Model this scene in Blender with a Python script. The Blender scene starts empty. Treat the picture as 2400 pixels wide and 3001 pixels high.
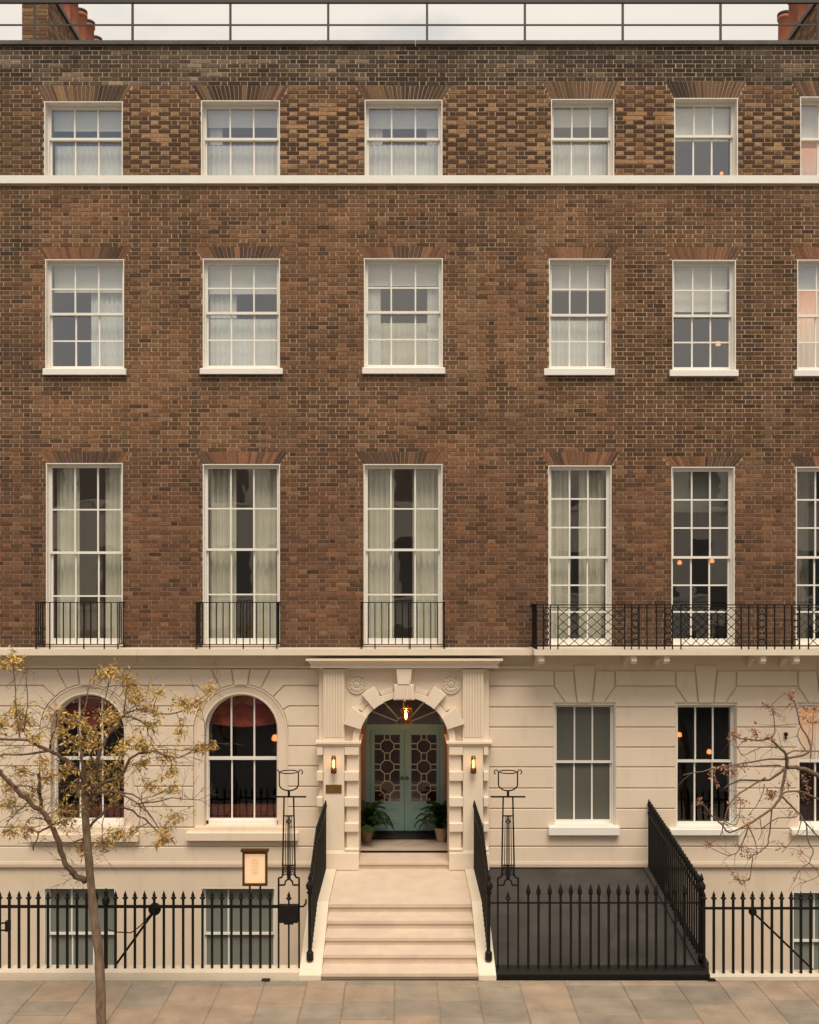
import bpy, math, random
from mathutils import Matrix, Vector
R = math.radians
random.seed(7)
S = bpy.context.scene
COL = S.collection

# ---------------------------------------------------------------- camera, sky, sun, exposure
F, VX, VY, D0, CZ = 2890.0, 1182.0, 1700.0, 17.0, 5.51     # lens in photo pixels, principal point, metres to the brick face, eye height
cd = bpy.data.cameras.new('camera'); cam = bpy.data.objects.new('camera', cd); COL.objects.link(cam)
cam.location = (0, -D0, CZ); cam.rotation_euler = (R(90), 0, 0)
cd.sensor_fit = 'HORIZONTAL'; cd.sensor_width = 36; cd.lens = F/2400*36
cd.shift_x = (1200-VX)/2400; cd.shift_y = (VY-1500.5)/2400
cd.clip_start = .1; cd.clip_end = 2000
S.camera = cam

SUN_EL, SUN_ROT = 60, 172
w = bpy.data.worlds.new('World'); S.world = w; w.use_nodes = True
nt = w.node_tree; nt.nodes.clear(); N = nt.nodes.new; Lk = nt.links.new
sky = N('ShaderNodeTexSky'); sky.sky_type = 'NISHITA'; sky.sun_disc = False
sky.sun_elevation = R(SUN_EL); sky.sun_rotation = R(SUN_ROT)
tc = N('ShaderNodeTexCoord'); sep = N('ShaderNodeSeparateXYZ'); Lk(tc.outputs['Generated'], sep.inputs[0])
gr = N('ShaderNodeMapRange'); gr.inputs[1].default_value = 0; gr.inputs[2].default_value = 1
gr.inputs[3].default_value = .66; gr.inputs[4].default_value = 1.6; Lk(sep.outputs[2], gr.inputs[0])   # overcast: the zenith brighter than the horizon
cl = N('ShaderNodeTexNoise'); cl.inputs['Scale'].default_value = 2.2; cl.inputs['Detail'].default_value = 6; cl.inputs['Roughness'].default_value = .55
mp = N('ShaderNodeMapping'); mp.inputs['Scale'].default_value = (1, 1, 2.4); Lk(tc.outputs['Generated'], mp.inputs[0]); Lk(mp.outputs[0], cl.inputs[0])
cr = N('ShaderNodeValToRGB'); cr.color_ramp.elements[0].position = .3; cr.color_ramp.elements[1].position = .7
cr.color_ramp.elements[0].color = (6.5, 6.05, 5.5, 1); cr.color_ramp.elements[1].color = (7.2, 6.55, 5.7, 1)
Lk(cl.outputs[0], cr.inputs[0])
mul = N('ShaderNodeVectorMath'); mul.operation = 'SCALE'; Lk(cr.outputs[0], mul.inputs[0]); Lk(gr.outputs[0], mul.inputs['Scale'])
mx = N('ShaderNodeMix'); mx.data_type = 'RGBA'; mx.inputs[0].default_value = .9
gap = N('ShaderNodeMapRange'); gap.inputs[1].default_value = .34; gap.inputs[2].default_value = .52; gap.inputs[3].default_value = .35; gap.inputs[4].default_value = .96; Lk(cl.outputs[0], gap.inputs[0]); Lk(gap.outputs[0], mx.inputs[0])   # thin places in the cloud
Lk(sky.outputs[0], mx.inputs[6]); Lk(mul.outputs[0], mx.inputs[7])
bg = N('ShaderNodeBackground'); bg.inputs[1].default_value = .10; Lk(mx.outputs[2], bg.inputs[0])
wo = N('ShaderNodeOutputWorld'); Lk(bg.outputs[0], wo.inputs[0])

sd = bpy.data.lights.new('sun', 'SUN'); sun = bpy.data.objects.new('sun', sd); COL.objects.link(sun)
sd.energy = 2.55; sd.angle = R(30); sd.color = (1, .88, .72)
az = R(SUN_ROT); dv = Vector((math.sin(az)*math.cos(R(SUN_EL)), math.cos(az)*math.cos(R(SUN_EL)), math.sin(R(SUN_EL))))
sun.rotation_euler = dv.to_track_quat('Z', 'Y').to_euler(); sun.location = dv*60

S.view_settings.view_transform = 'Standard'; S.view_settings.look = 'None'
S.view_settings.exposure = 0.27; S.view_settings.gamma = 1; S.view_settings.use_curve_mapping = False
S.render.engine = 'CYCLES'
S.cycles.use_denoising = True
S.cycles.max_bounces = 8; S.cycles.diffuse_bounces = 4; S.cycles.transparent_max_bounces = 16

# ---------------------------------------------------------------- helpers
def wx(px, Y=0.): return (px-VX)*(D0+Y)/F
def wz(py, Y=0.): return CZ-(py-VY)*(D0+Y)/F
def pts(l, Y): return [(wx(a, Y), wz(b, Y)) for a, b in l]

def local(o): return Matrix.LocRotScale(o.location, o.rotation_euler, o.scale)
def world(o): return (world(o.parent) @ o.matrix_parent_inverse if o.parent else Matrix()) @ local(o)
def attach(o, p):
    o.parent = p; o.matrix_parent_inverse = world(p).inverted()
def tag(o, label=None, cat=None, group=None, kind=None):
    if label: o['label'] = label
    if cat: o['category'] = cat
    if group: o['group'] = group
    if kind: o['kind'] = kind
    return o
def thing(name, label, cat, loc, group=None):
    o = bpy.data.objects.new(name, None); COL.objects.link(o); o.location = loc; o.empty_display_size = .2
    return tag(o, label, cat, group)
def inst(name, mesh, parent=None, loc=(0, 0, 0), rot=(0, 0, 0), sc=(1, 1, 1)):
    o = bpy.data.objects.new(name, mesh); COL.objects.link(o); o.location = loc; o.rotation_euler = rot; o.scale = sc
    if parent: attach(o, parent)
    return o

class MB:
    def __init__(s): s.v = []; s.f = []; s.c = None; s.sm = []
    def add(s, vs, fs, smooth=False):
        b = len(s.v); s.v += vs; s.f += [tuple(i+b for i in f) for f in fs]; s.sm += [smooth]*len(fs)
    def box(s, x0, x1, y0, y1, z0, z1):
        s.add([(x0,y0,z0),(x1,y0,z0),(x1,y1,z0),(x0,y1,z0),(x0,y0,z1),(x1,y0,z1),(x1,y1,z1),(x0,y1,z1)],
              [(0,1,5,4),(1,2,6,5),(2,3,7,6),(3,0,4,7),(4,5,6,7),(3,2,1,0)]); return s
    def quad(s, a, b, c, d): s.add([a, b, c, d], [(0,1,2,3)]); return s
    def prism(s, poly, y0, y1, back=True, bev=0.):
        n = len(poly)
        ar = sum(poly[i][0]*poly[(i+1) % n][1]-poly[(i+1) % n][0]*poly[i][1] for i in range(n))
        if ar < 0: poly = poly[::-1]
        if bev:
            pi = inset(poly, bev)
            s.add([(x,y0,z) for x,z in pi]+[(x,y0+bev,z) for x,z in poly]+[(x,y1,z) for x,z in poly],
                  [tuple(range(n))]+[(n+i, n+(i+1) % n, (i+1) % n, i) for i in range(n)]+[(2*n+i, 2*n+(i+1) % n, n+(i+1) % n, n+i) for i in range(n)]
                  +([tuple(range(3*n-1, 2*n-1, -1))] if back else []))
        else:
            s.add([(x,y0,z) for x,z in poly]+[(x,y1,z) for x,z in poly],
                  [tuple(range(n))]+[(n+i, n+(i+1) % n, (i+1) % n, i) for i in range(n)]+([tuple(range(2*n-1, n-1, -1))] if back else []))
        return s
    def bar(s, a, b, w, t=None):                       # square bar from a to b
        a = Vector(a); b = Vector(b); d = (b-a).normalized(); t = t or w
        u = Vector((0,1,0)) if abs(d.y) < .9 else Vector((1,0,0))
        p = d.cross(u).normalized(); q = p.cross(d).normalized()
        p *= w/2; q *= t/2
        s.add([tuple(a-p-q), tuple(a+p-q), tuple(a+p+q), tuple(a-p+q), tuple(b-p-q), tuple(b+p-q), tuple(b+p+q), tuple(b-p+q)],
              [(0,1,5,4),(1,2,6,5),(2,3,7,6),(3,0,4,7),(4,5,6,7),(3,2,1,0)]); return s
    def tube(s, path, rad, n=6, cap=True):
        k = len(path); vs = []; fs = []
        path = [Vector(p) for p in path]
        if not hasattr(rad, '__len__'): rad = [rad]*k
        ref = Vector((.31, .94, .12)).normalized()
        for i in range(k):
            d = (path[min(i+1, k-1)]-path[max(i-1, 0)])
            d = d.normalized() if d.length > 1e-9 else Vector((0,0,1))
            p = d.cross(ref)
            if p.length < .1: p = d.cross(Vector((1,0,0)))
            p.normalize(); q = d.cross(p)
            for j in range(n):
                a = 2*math.pi*j/n; vs.append(tuple(path[i]+(p*math.cos(a)+q*math.sin(a))*rad[i]))
        for i in range(k-1):
            for j in range(n):
                j2 = (j+1) % n; fs.append((i*n+j, i*n+j2, (i+1)*n+j2, (i+1)*n+j))
        if cap: fs += [tuple(range(n))[::-1], tuple(range((k-1)*n, k*n))]
        s.add(vs, fs, True); return s
    def lathe(s, prof, n=10, c=(0,0,0), smooth=True):  # prof: (r, z)
        vs = []; fs = []; k = len(prof)
        for r, z in prof:
            for j in range(n):
                a = 2*math.pi*j/n; vs.append((c[0]+r*math.cos(a), c[1]+r*math.sin(a), c[2]+z))
        for i in range(k-1):
            for j in range(n):
                j2 = (j+1) % n; fs.append((i*n+j, i*n+j2, (i+1)*n+j2, (i+1)*n+j))
        fs += [tuple(range(n))[::-1], tuple(range((k-1)*n, k*n))]
        s.add(vs, fs, smooth); return s
    def disc_y(s, prof, n=20, c=(0,0,0)):              # lathe about the Y axis: prof (r, y)
        vs = []; fs = []; k = len(prof)
        for r, y in prof:
            for j in range(n):
                a = 2*math.pi*j/n; vs.append((c[0]+r*math.cos(a), c[1]+y, c[2]+r*math.sin(a)))
        for i in range(k-1):
            for j in range(n):
                j2 = (j+1) % n; fs.append((i*n+j, (i+1)*n+j, (i+1)*n+j2, i*n+j2))
        fs += [tuple(range(n)), tuple(range((k-1)*n, k*n))[::-1]]
        s.add(vs, fs, True); return s
    def frus(s, a, b):                                 # a, b: (x0,x1,y0,y1,z) bottom and top rectangles
        s.add([(a[0],a[2],a[4]),(a[1],a[2],a[4]),(a[1],a[3],a[4]),(a[0],a[3],a[4]),(b[0],b[2],b[4]),(b[1],b[2],b[4]),(b[1],b[3],b[4]),(b[0],b[3],b[4])],
              [(0,1,5,4),(1,2,6,5),(2,3,7,6),(3,0,4,7),(4,5,6,7),(3,2,1,0)]); return s
    def mesh(s, name, m, off=(0,0,0)):
        me = bpy.data.meshes.new(name)
        me.from_pydata([(v[0]-off[0], v[1]-off[1], v[2]-off[2]) for v in s.v], [], s.f)
        me.polygons.foreach_set('use_smooth', s.sm)
        if s.c:
            ca = me.color_attributes.new('col', 'FLOAT_COLOR', 'POINT'); flat = []
            for c in s.c: flat += [c[0], c[1], c[2], 1]
            ca.data.foreach_set('color', flat)
        me.materials.append(m); me.update(); return me
    def obj(s, name, m, parent=None, kind=None):
        o = inst(name, s.mesh(name, m))
        if parent: attach(o, parent)
        if kind: o['kind'] = kind
        return o

def inset(p, d):
    n = len(p); out = []
    for i in range(n):
        a, b, c = p[i-1], p[i], p[(i+1) % n]
        e1 = Vector((b[0]-a[0], b[1]-a[1])); e2 = Vector((c[0]-b[0], c[1]-b[1]))
        if e1.length < 1e-6 or e2.length < 1e-6: out.append(b); continue
        e1.normalize(); e2.normalize(); n1 = Vector((-e1.y, e1.x)); n2 = Vector((-e2.y, e2.x))
        m = n1+n2; k = m.dot(n1)
        if k < .25: k = .25
        m = m*(d/k); out.append((b[0]+m.x, b[1]+m.y))
    return out
def ccw(p):
    n = len(p); a = sum(p[i][0]*p[(i+1) % n][1]-p[(i+1) % n][0]*p[i][1] for i in range(n))
    return p if a > 0 else p[::-1]
def hsh(i, j, s): 
    v = math.sin(i*127.1+j*311.7+s*74.7)*43758.5453; return v-math.floor(v)
def vn(x, y, s=0):
    i, j = math.floor(x), math.floor(y); u, v = x-i, y-j; u = u*u*(3-2*u); v = v*v*(3-2*v)
    return (hsh(i,j,s)*(1-u)+hsh(i+1,j,s)*u)*(1-v)+(hsh(i,j+1,s)*(1-u)+hsh(i+1,j+1,s)*u)*v
def fbm(x, y, s=0): return .55*vn(x,y,s)+.3*vn(x*2.1,y*2.1,s+1)+.15*vn(x*4.3,y*4.3,s+2)
def mixc(a, b, t): return tuple(x*(1-t)+y*t for x, y in zip(a, b))
def sm(a, b, x): t = max(0, min(1, (x-a)/(b-a))); return t*t*(3-2*t)

# ---------------------------------------------------------------- materials
def mat(name, a, b=None, rough=.6, scale=4., detail=5, bump=0., bscale=40., metal=0., spec=.5, streak=0., stretch=(1,1,1), obrand=0., dirt=None):
    m = bpy.data.materials.new(name); m.use_nodes = True; t = m.node_tree; P = t.nodes['Principled BSDF']
    P.inputs['Roughness'].default_value = rough; P.inputs['Metallic'].default_value = metal; P.inputs['Specular IOR Level'].default_value = spec
    g = t.nodes.new('ShaderNodeNewGeometry'); mpn = t.nodes.new('ShaderNodeMapping'); mpn.inputs['Scale'].default_value = stretch
    t.links.new(g.outputs['Position'], mpn.inputs[0])
    col = None
    if b:
        n = t.nodes.new('ShaderNodeTexNoise'); n.inputs['Scale'].default_value = scale; n.inputs['Detail'].default_value = detail; t.links.new(mpn.outputs[0], n.inputs[0])
        r = t.nodes.new('ShaderNodeMapRange'); r.inputs[1].default_value = .32; r.inputs[2].default_value = .68; t.links.new(n.outputs[0], r.inputs[0])
        x = t.nodes.new('ShaderNodeMix'); x.data_type = 'RGBA'; x.inputs[6].default_value = (*a, 1); x.inputs[7].default_value = (*b, 1)
        t.links.new(r.outputs[0], x.inputs[0]); col = x.outputs[2]
    if dirt:                                            # soot streaks with a shape of their own
        dn = t.nodes.new('ShaderNodeTexNoise'); dn.inputs['Scale'].default_value = dirt[1]; dn.inputs['Detail'].default_value = 7; dn.inputs['Roughness'].default_value = .65
        dm = t.nodes.new('ShaderNodeMapping'); dm.inputs['Scale'].default_value = dirt[2]; t.links.new(g.outputs['Position'], dm.inputs[0]); t.links.new(dm.outputs[0], dn.inputs[0])
        dr = t.nodes.new('ShaderNodeMapRange'); dr.inputs[1].default_value = .55; dr.inputs[2].default_value = .8; dr.inputs[4].default_value = dirt[3]; t.links.new(dn.outputs[0], dr.inputs[0])
        x = t.nodes.new('ShaderNodeMix'); x.data_type = 'RGBA'; x.inputs[7].default_value = (*dirt[0], 1); t.links.new(dr.outputs[0], x.inputs[0])
        if col: t.links.new(col, x.inputs[6])
        else: x.inputs[6].default_value = (*a, 1)
        col = x.outputs[2]
    if obrand:
        oi = t.nodes.new('ShaderNodeObjectInfo'); r = t.nodes.new('ShaderNodeMapRange'); r.inputs[3].default_value = 1-obrand; r.inputs[4].default_value = 1+obrand
        t.links.new(oi.outputs['Random'], r.inputs[0]); h = t.nodes.new('ShaderNodeHueSaturation'); t.links.new(r.outputs[0], h.inputs['Value'])
        if col: t.links.new(col, h.inputs['Color'])
        else: h.inputs['Color'].default_value = (*a, 1)
        col = h.outputs[0]
    if col: t.links.new(col, P.inputs['Base Color'])
    else: P.inputs['Base Color'].default_value = (*a, 1)
    if bump:
        n = t.nodes.new('ShaderNodeTexNoise'); n.inputs['Scale'].default_value = bscale; n.inputs['Detail'].default_value = 6; t.links.new(mpn.outputs[0], n.inputs[0])
        bn = t.nodes.new('ShaderNodeBump'); bn.inputs['Strength'].default_value = bump; bn.inputs['Distance'].default_value = .01
        t.links.new(n.outputs[0], bn.inputs['Height']); t.links.new(bn.outputs[0], P.inputs['Normal'])
    return m
def attr_mat(name, rough=.85, bump=.5, bscale=90, grain=.3, transl=0., gscale=35.):
    m = bpy.data.materials.new(name); m.use_nodes = True; t = m.node_tree; P = t.nodes['Principled BSDF']; P.inputs['Roughness'].default_value = rough
    P.inputs['Specular IOR Level'].default_value = .25
    a = t.nodes.new('ShaderNodeAttribute'); a.attribute_name = 'col'
    g = t.nodes.new('ShaderNodeNewGeometry'); n = t.nodes.new('ShaderNodeTexNoise'); n.inputs['Scale'].default_value = gscale; n.inputs['Detail'].default_value = 5
    t.links.new(g.outputs['Position'], n.inputs[0])
    r = t.nodes.new('ShaderNodeMapRange'); r.inputs[1].default_value = .3; r.inputs[2].default_value = .7; r.inputs[3].default_value = 1-grain; r.inputs[4].default_value = 1+grain; t.links.new(n.outputs[0], r.inputs[0])
    s = t.nodes.new('ShaderNodeVectorMath'); s.operation = 'SCALE'; t.links.new(a.outputs['Color'], s.inputs[0]); t.links.new(r.outputs[0], s.inputs['Scale'])
    t.links.new(s.outputs[0], P.inputs['Base Color'])
    if transl:
        tr = t.nodes.new('ShaderNodeBsdfTranslucent'); t.links.new(s.outputs[0], tr.inputs[0]); mxs = t.nodes.new('ShaderNodeMixShader'); mxs.inputs[0].default_value = transl
        t.links.new(P.outputs[0], mxs.inputs[1]); t.links.new(tr.outputs[0], mxs.inputs[2]); t.links.new(mxs.outputs[0], t.nodes['Material Output'].inputs[0])
    if bump:
        n2 = t.nodes.new('ShaderNodeTexNoise'); n2.inputs['Scale'].default_value = bscale; n2.inputs['Detail'].default_value = 4; t.links.new(g.outputs['Position'], n2.inputs[0])
        bn = t.nodes.new('ShaderNodeBump'); bn.inputs['Strength'].default_value = bump; bn.inputs['Distance'].default_value = .006
        t.links.new(n2.outputs[0], bn.inputs['Height']); t.links.new(bn.outputs[0], P.inputs['Normal'])
    return m
def glass_mat(name, refl=.20, tint=(.97,.985,.97), wav=.016):
    m = bpy.data.materials.new(name); m.use_nodes = True; t = m.node_tree; t.nodes.remove(t.nodes['Principled BSDF'])
    tr = t.nodes.new('ShaderNodeBsdfTransparent'); tr.inputs[0].default_value = (*tint, 1)
    gl = t.nodes.new('ShaderNodeBsdfGlossy'); gl.inputs['Roughness'].default_value = .0; gl.inputs[0].default_value = (1,1,1,1)
    lw = t.nodes.new('ShaderNodeLayerWeight'); lw.inputs[0].default_value = .5
    fr = t.nodes.new('ShaderNodeMath'); fr.operation = 'POWER'; fr.inputs[1].default_value = 5; t.links.new(lw.outputs['Facing'], fr.inputs[0])
    ad = t.nodes.new('ShaderNodeMath'); ad.operation = 'ADD'; ad.inputs[1].default_value = refl; t.links.new(fr.outputs[0], ad.inputs[0]); ad.use_clamp = True
    g = t.nodes.new('ShaderNodeNewGeometry'); n = t.nodes.new('ShaderNodeTexNoise'); n.inputs['Scale'].default_value = 2.6; n.inputs['Detail'].default_value = 1; t.links.new(g.outputs['Position'], n.inputs[0])
    bn = t.nodes.new('ShaderNodeBump'); bn.inputs['Strength'].default_value = wav; bn.inputs['Distance'].default_value = .1; t.links.new(n.outputs[0], bn.inputs['Height'])
    t.links.new(bn.outputs[0], gl.inputs['Normal'])
    mxs = t.nodes.new('ShaderNodeMixShader'); t.links.new(ad.outputs[0], mxs.inputs[0]); t.links.new(tr.outputs[0], mxs.inputs[1]); t.links.new(gl.outputs[0], mxs.inputs[2])
    t.links.new(mxs.outputs[0], t.nodes['Material Output'].inputs[0]); return m
def emit_mat(name, c, st):
    m = bpy.data.materials.new(name); m.use_nodes = True; P = m.node_tree.nodes['Principled BSDF']
    P.inputs['Base Color'].default_value = (*c, 1); P.inputs['Emission Color'].default_value = (*c, 1); P.inputs['Emission Strength'].default_value = st; return m

M = {}
M['brick'] = attr_mat('brick_clay', .9, .6, 70, .28, gscale=30)
M['stucco'] = mat('cream_stucco', (.765,.635,.495), (.725,.595,.455), .55, 1.3, 6, .12, 60, dirt=((.46,.36,.26), 2.6, (2.2,1,.45), .32))
M['stucco_low'] = mat('basement_render', (.73,.60,.46), (.68,.555,.42), .6, 1.6, 6, .15, 50, dirt=((.45,.36,.26), 2., (1.5,1,.4), .45))
M['portico'] = mat('portico_paint', (.775,.655,.52), (.74,.62,.485), .5, 2., 6, .08, 60, dirt=((.56,.46,.34), 3., (2,1,.6), .25))
M['white'] = mat('white_paint', (.82,.785,.72), (.79,.75,.68), .4, 3., 4, .05, 50)
M['cornice'] = mat('cornice_paint', (.76,.66,.52), (.70,.595,.46), .55, 2., 6, .1, 50, dirt=((.50,.40,.29), 4., (1,1,3), .4))
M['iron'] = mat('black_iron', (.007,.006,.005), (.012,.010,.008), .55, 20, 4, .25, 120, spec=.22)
M['lead'] = mat('grey_lead', (.065,.056,.048), (.10,.086,.074), .6, 3, 5, .2, 30)
M['steel'] = mat('grey_steel', (.045,.04,.036), None, .5, metal=.2)
M['step'] = mat('pale_step_stone', (.655,.53,.415), (.585,.465,.36), .6, 3.5, 8, .12, 120, dirt=((.46,.36,.27), 5, (1,1,1), .45))
M['floor'] = mat('porch_stone', (.50,.40,.32), (.44,.35,.28), .5, 3, 6)
M['cheek'] = mat('cheek_paint', (.76,.66,.52), (.72,.61,.47), .5, 3, 6, .06, 60)
M['slab'] = None
M['black'] = mat('black_render', (.028,.024,.022), (.048,.042,.038), .75, 2.2, 7, .2, 80, dirt=((.085,.073,.065), 3, (1,.4,1), .5))
M['teal'] = mat('teal_gloss_paint', (.25,.43,.405), (.235,.405,.38), .35, 2, 3, .03, 40)
M['lattice'] = mat('pale_lattice_paint', (.52,.54,.47), None, .45)
M['hall'] = mat('red_brown_hall', (.34,.10,.06), (.22,.08,.05), .7, 4, 4)
M['pink'] = mat('pink_plaster', (.44,.26,.17), (.40,.235,.155), .7, 3, 4, .05, 40)
M['mat'] = mat('dark_doormat', (.018,.016,.016), (.03,.027,.025), .95, 60, 3, .6, 300)
M['brass'] = mat('brass', (.42,.25,.085), (.34,.20,.07), .35, 6, 4, .05, 60, metal=.85)
M['bronze'] = mat('bronze', (.16,.075,.02), (.10,.045,.014), .4, 12, 4, .1, 60, metal=.6)
M['letter'] = mat('engraved_letters', (.10,.055,.015), None, .5)
M['glass'] = glass_mat('window_glass')
M['glass_low'] = glass_mat('dark_window_glass', .065, (.93,.93,.90))
M['amber'] = glass_mat('amber_glass', .09, (.95,.72,.42))
M['frost'] = mat('frosted_film', (.20,.215,.185), (.18,.195,.17), .3, 1, 2)
M['frostdark'] = mat('dark_frosted_film', (.115,.112,.092), (.10,.10,.082), .3, 1, 2)
M['sheer'] = mat('sheer_curtain', (.86,.87,.82), (.84,.855,.80), .9, 2, 3)
M['drape'] = mat('cream_drape', (.68,.655,.54), (.62,.60,.49), .9, 3, 3)
def translucent(m, f):
    t = m.node_tree; P = t.nodes['Principled BSDF']; tr = t.nodes.new('ShaderNodeBsdfTranslucent'); t.links.new(P.inputs['Base Color'].links[0].from_socket, tr.inputs[0]); x = t.nodes.new('ShaderNodeMixShader'); x.inputs[0].default_value = f
    t.links.new(P.outputs[0], x.inputs[1]); t.links.new(tr.outputs[0], x.inputs[2]); t.links.new(x.outputs[0], t.nodes['Material Output'].inputs[0])
translucent(M['sheer'], .18)
M['blind'] = mat('cream_blind', (.80,.79,.70), (.77,.76,.67), .85, 2, 2)
translucent(M['blind'], .15)
M['greyblind'] = mat('grey_blind', (.135,.13,.10), (.12,.115,.09), .8, 2, 2)
M['redcloth'] = mat('red_roman_cloth', (.27,.045,.034), (.17,.03,.023), .85, 7, 5, .3, 20)
M['redseat'] = mat('red_upholstery', (.16,.028,.018), (.11,.02,.014), .6, 6, 3)
M['room'] = mat('room_plaster', (.70,.60,.46), (.64,.55,.42), .9, 1.5, 3)
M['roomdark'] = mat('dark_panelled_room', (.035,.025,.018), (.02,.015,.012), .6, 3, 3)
M['roomdoor'] = mat('dark_inner_door', (.13,.09,.06), None, .5)
M['wood'] = mat('dark_joinery', (.07,.035,.02), (.045,.022,.013), .45, 5, 4)
M['terra'] = mat('terracotta', (.40,.135,.065), (.30,.10,.05), .8, 6, 6, .2, 40, obrand=.15)
M['soot'] = mat('sooty_rim', (.035,.025,.022), None, .9)
M['pot'] = mat('pale_clay_pot', (.42,.29,.19), (.36,.24,.155), .7, 8, 5, .15, 60)
M['fern'] = attr_mat('fern_leaf', .55, 0, 10, .3, .25, 20)
M['leaf'] = attr_mat('autumn_leaf', .6, 0, 10, .25, .35, 25)
M['bark'] = mat('tree_bark', (.25,.17,.105), (.13,.085,.053), .9, 22, 7, .9, 60, stretch=(1,1,.35))
M['twig'] = mat('twig_bark', (.18,.11,.07), (.12,.073,.048), .9, 20, 4, .4, 60)
M['shade'] = emit_mat('glowing_lamp_shade', (1.0,.27,.08), .8)
def soften(m, k):      # a cloth shade: the bulb shows through its middle
    t = m.node_tree; P = t.nodes['Principled BSDF']; lw = t.nodes.new('ShaderNodeLayerWeight'); lw.inputs[0].default_value = .4; r = t.nodes.new('ShaderNodeMapRange')
    r.inputs[3].default_value = k; r.inputs[4].default_value = .12; t.links.new(lw.outputs['Facing'], r.inputs[0]); t.links.new(r.outputs[0], P.inputs['Emission Strength'])
soften(M['shade'], 1.7)
M['bulb'] = emit_mat('glowing_bulb', (1.0,.62,.28), 8)
M['menu'] = emit_mat('backlit_menu_paper', (.95,.62,.36), .5)
M['print'] = mat('faint_print', (.55,.38,.30), None, .8)
M['asphalt'] = mat('asphalt', (.045,.043,.04), (.06,.057,.053), .9, 6, 6, .6, 150)
M['kerb'] = mat('granite_kerb', (.25,.23,.21), (.19,.175,.16), .8, 30, 6, .3, 120)
M['yard'] = mat('yard_stone', (.28,.24,.19), (.22,.19,.15), .85, 3, 6, .2, 50)
M['oppwall'] = mat('far_stucco', (.78,.72,.62), (.72,.66,.56), .8, 1, 5)
M['oppglass'] = mat('far_dark_glass', (.14,.13,.12), None, .3)
def slab_mat():
    m = mat('york_stone', (.325,.260,.200), (.235,.190,.148), .75, 2.6, 8, .28, 45, dirt=((.13,.108,.085), 2.4, (1,1,1), .75)); t = m.node_tree; P = t.nodes['Principled BSDF']
    src = P.inputs['Base Color'].links[0].from_socket
    oi = t.nodes.new('ShaderNodeObjectInfo'); cr = t.nodes.new('ShaderNodeValToRGB')
    for i in range(2): cr.color_ramp.elements[i].position = [0, 1][i]
    cr.color_ramp.elements[0].color = (.80,.82,.82,1); cr.color_ramp.elements[1].color = (1.18,1.08,.98,1)
    e = cr.color_ramp.elements.new(.45); e.color = (1.0,1.01,.98,1); e = cr.color_ramp.elements.new(.7); e.color = (1.12,1.0,.90,1)
    t.links.new(oi.outputs['Random'], cr.inputs[0])
    x = t.nodes.new('ShaderNodeMix'); x.data_type = 'RGBA'; x.blend_type = 'MULTIPLY'; x.inputs[0].default_value = 1
    t.links.new(src, x.inputs[6]); t.links.new(cr.outputs[0], x.inputs[7]); t.links.new(x.outputs[2], P.inputs['Base Color']); return m
M['slab'] = slab_mat()
def mortar_mat():
    m = bpy.data.materials.new('lime_mortar'); m.use_nodes = True; t = m.node_tree; P = t.nodes['Principled BSDF']; P.inputs['Roughness'].default_value = .95
    g = t.nodes.new('ShaderNodeNewGeometry'); s = t.nodes.new('ShaderNodeSeparateXYZ'); t.links.new(g.outputs['Position'], s.inputs[0])
    n = t.nodes.new('ShaderNodeTexNoise'); n.inputs['Scale'].default_value = .9; n.inputs['Detail'].default_value = 6; t.links.new(g.outputs['Position'], n.inputs[0])
    def rng(sock, a, b):
        r = t.nodes.new('ShaderNodeMapRange'); r.interpolation_type = 'SMOOTHSTEP'; r.inputs[1].default_value = a; r.inputs[2].default_value = b; t.links.new(sock, r.inputs[0]); return r.outputs[0]
    def op(o, a, b):
        k = t.nodes.new('ShaderNodeMath'); k.operation = o
        for i, q in ((0, a), (1, b)):
            if isinstance(q, (int, float)): k.inputs[i].default_value = q
            else: t.links.new(q, k.inputs[i])
        return k.outputs[0]
    repoint = op('MULTIPLY', rng(s.outputs[0], 3.2, 4.0), op('MULTIPLY', rng(s.outputs[2], 7.7, 8.3), rng(s.outputs[2], 12.3, 11.6)))   # the repointed bays of the right house
    top = rng(s.outputs[2], 13.6, 14.1)
    mid = op('MULTIPLY', rng(s.outputs[2], 6.2, 8.2), .55)
    f = op('MAXIMUM', op('MAXIMUM', repoint, op('MULTIPLY', top, .75)), mid)
    f = op('MULTIPLY', f, op('ADD', .45, rng(n.outputs[0], .35, .6)))
    x = t.nodes.new('ShaderNodeMix'); x.data_type = 'RGBA'; x.inputs[6].default_value = (.30,.188,.112,1); x.inputs[7].default_value = (.52,.372,.232,1)
    t.links.new(f, x.inputs[0]); t.links.new(x.outputs[2], P.inputs['Base Color']); return m
M['mortar'] = mortar_mat()

# ---------------------------------------------------------------- ground, road, yard
def struct(o): o['kind'] = 'structure'; return o
XL, XR, XS = -8.3, 9.0, wx(1446)
struct(MB().box(-160, 160, -170, -6.9, -.32, -.12).obj('road', M['asphalt']))
M['joint'] = mat('sandy_joint', (.20,.16,.12), (.30,.245,.18), .95, 9, 5)
pav = struct(MB().box(-40, 40, -6.74, -3.42, -.3, -.012).obj('pavement', M['joint']))
x = -40.
km = MB().box(-.448, .448, -.075, .075, -.1, .1).mesh('kerbstone', M['kerb'])
kerb = struct(MB().box(-40, 40, -6.9, -6.745, -.3, -.11).obj('kerb', M['kerb']))
for i in range(24): inst('kerbstone', km, kerb, (-10.4+i*.905, -6.822, -.098))
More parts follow.
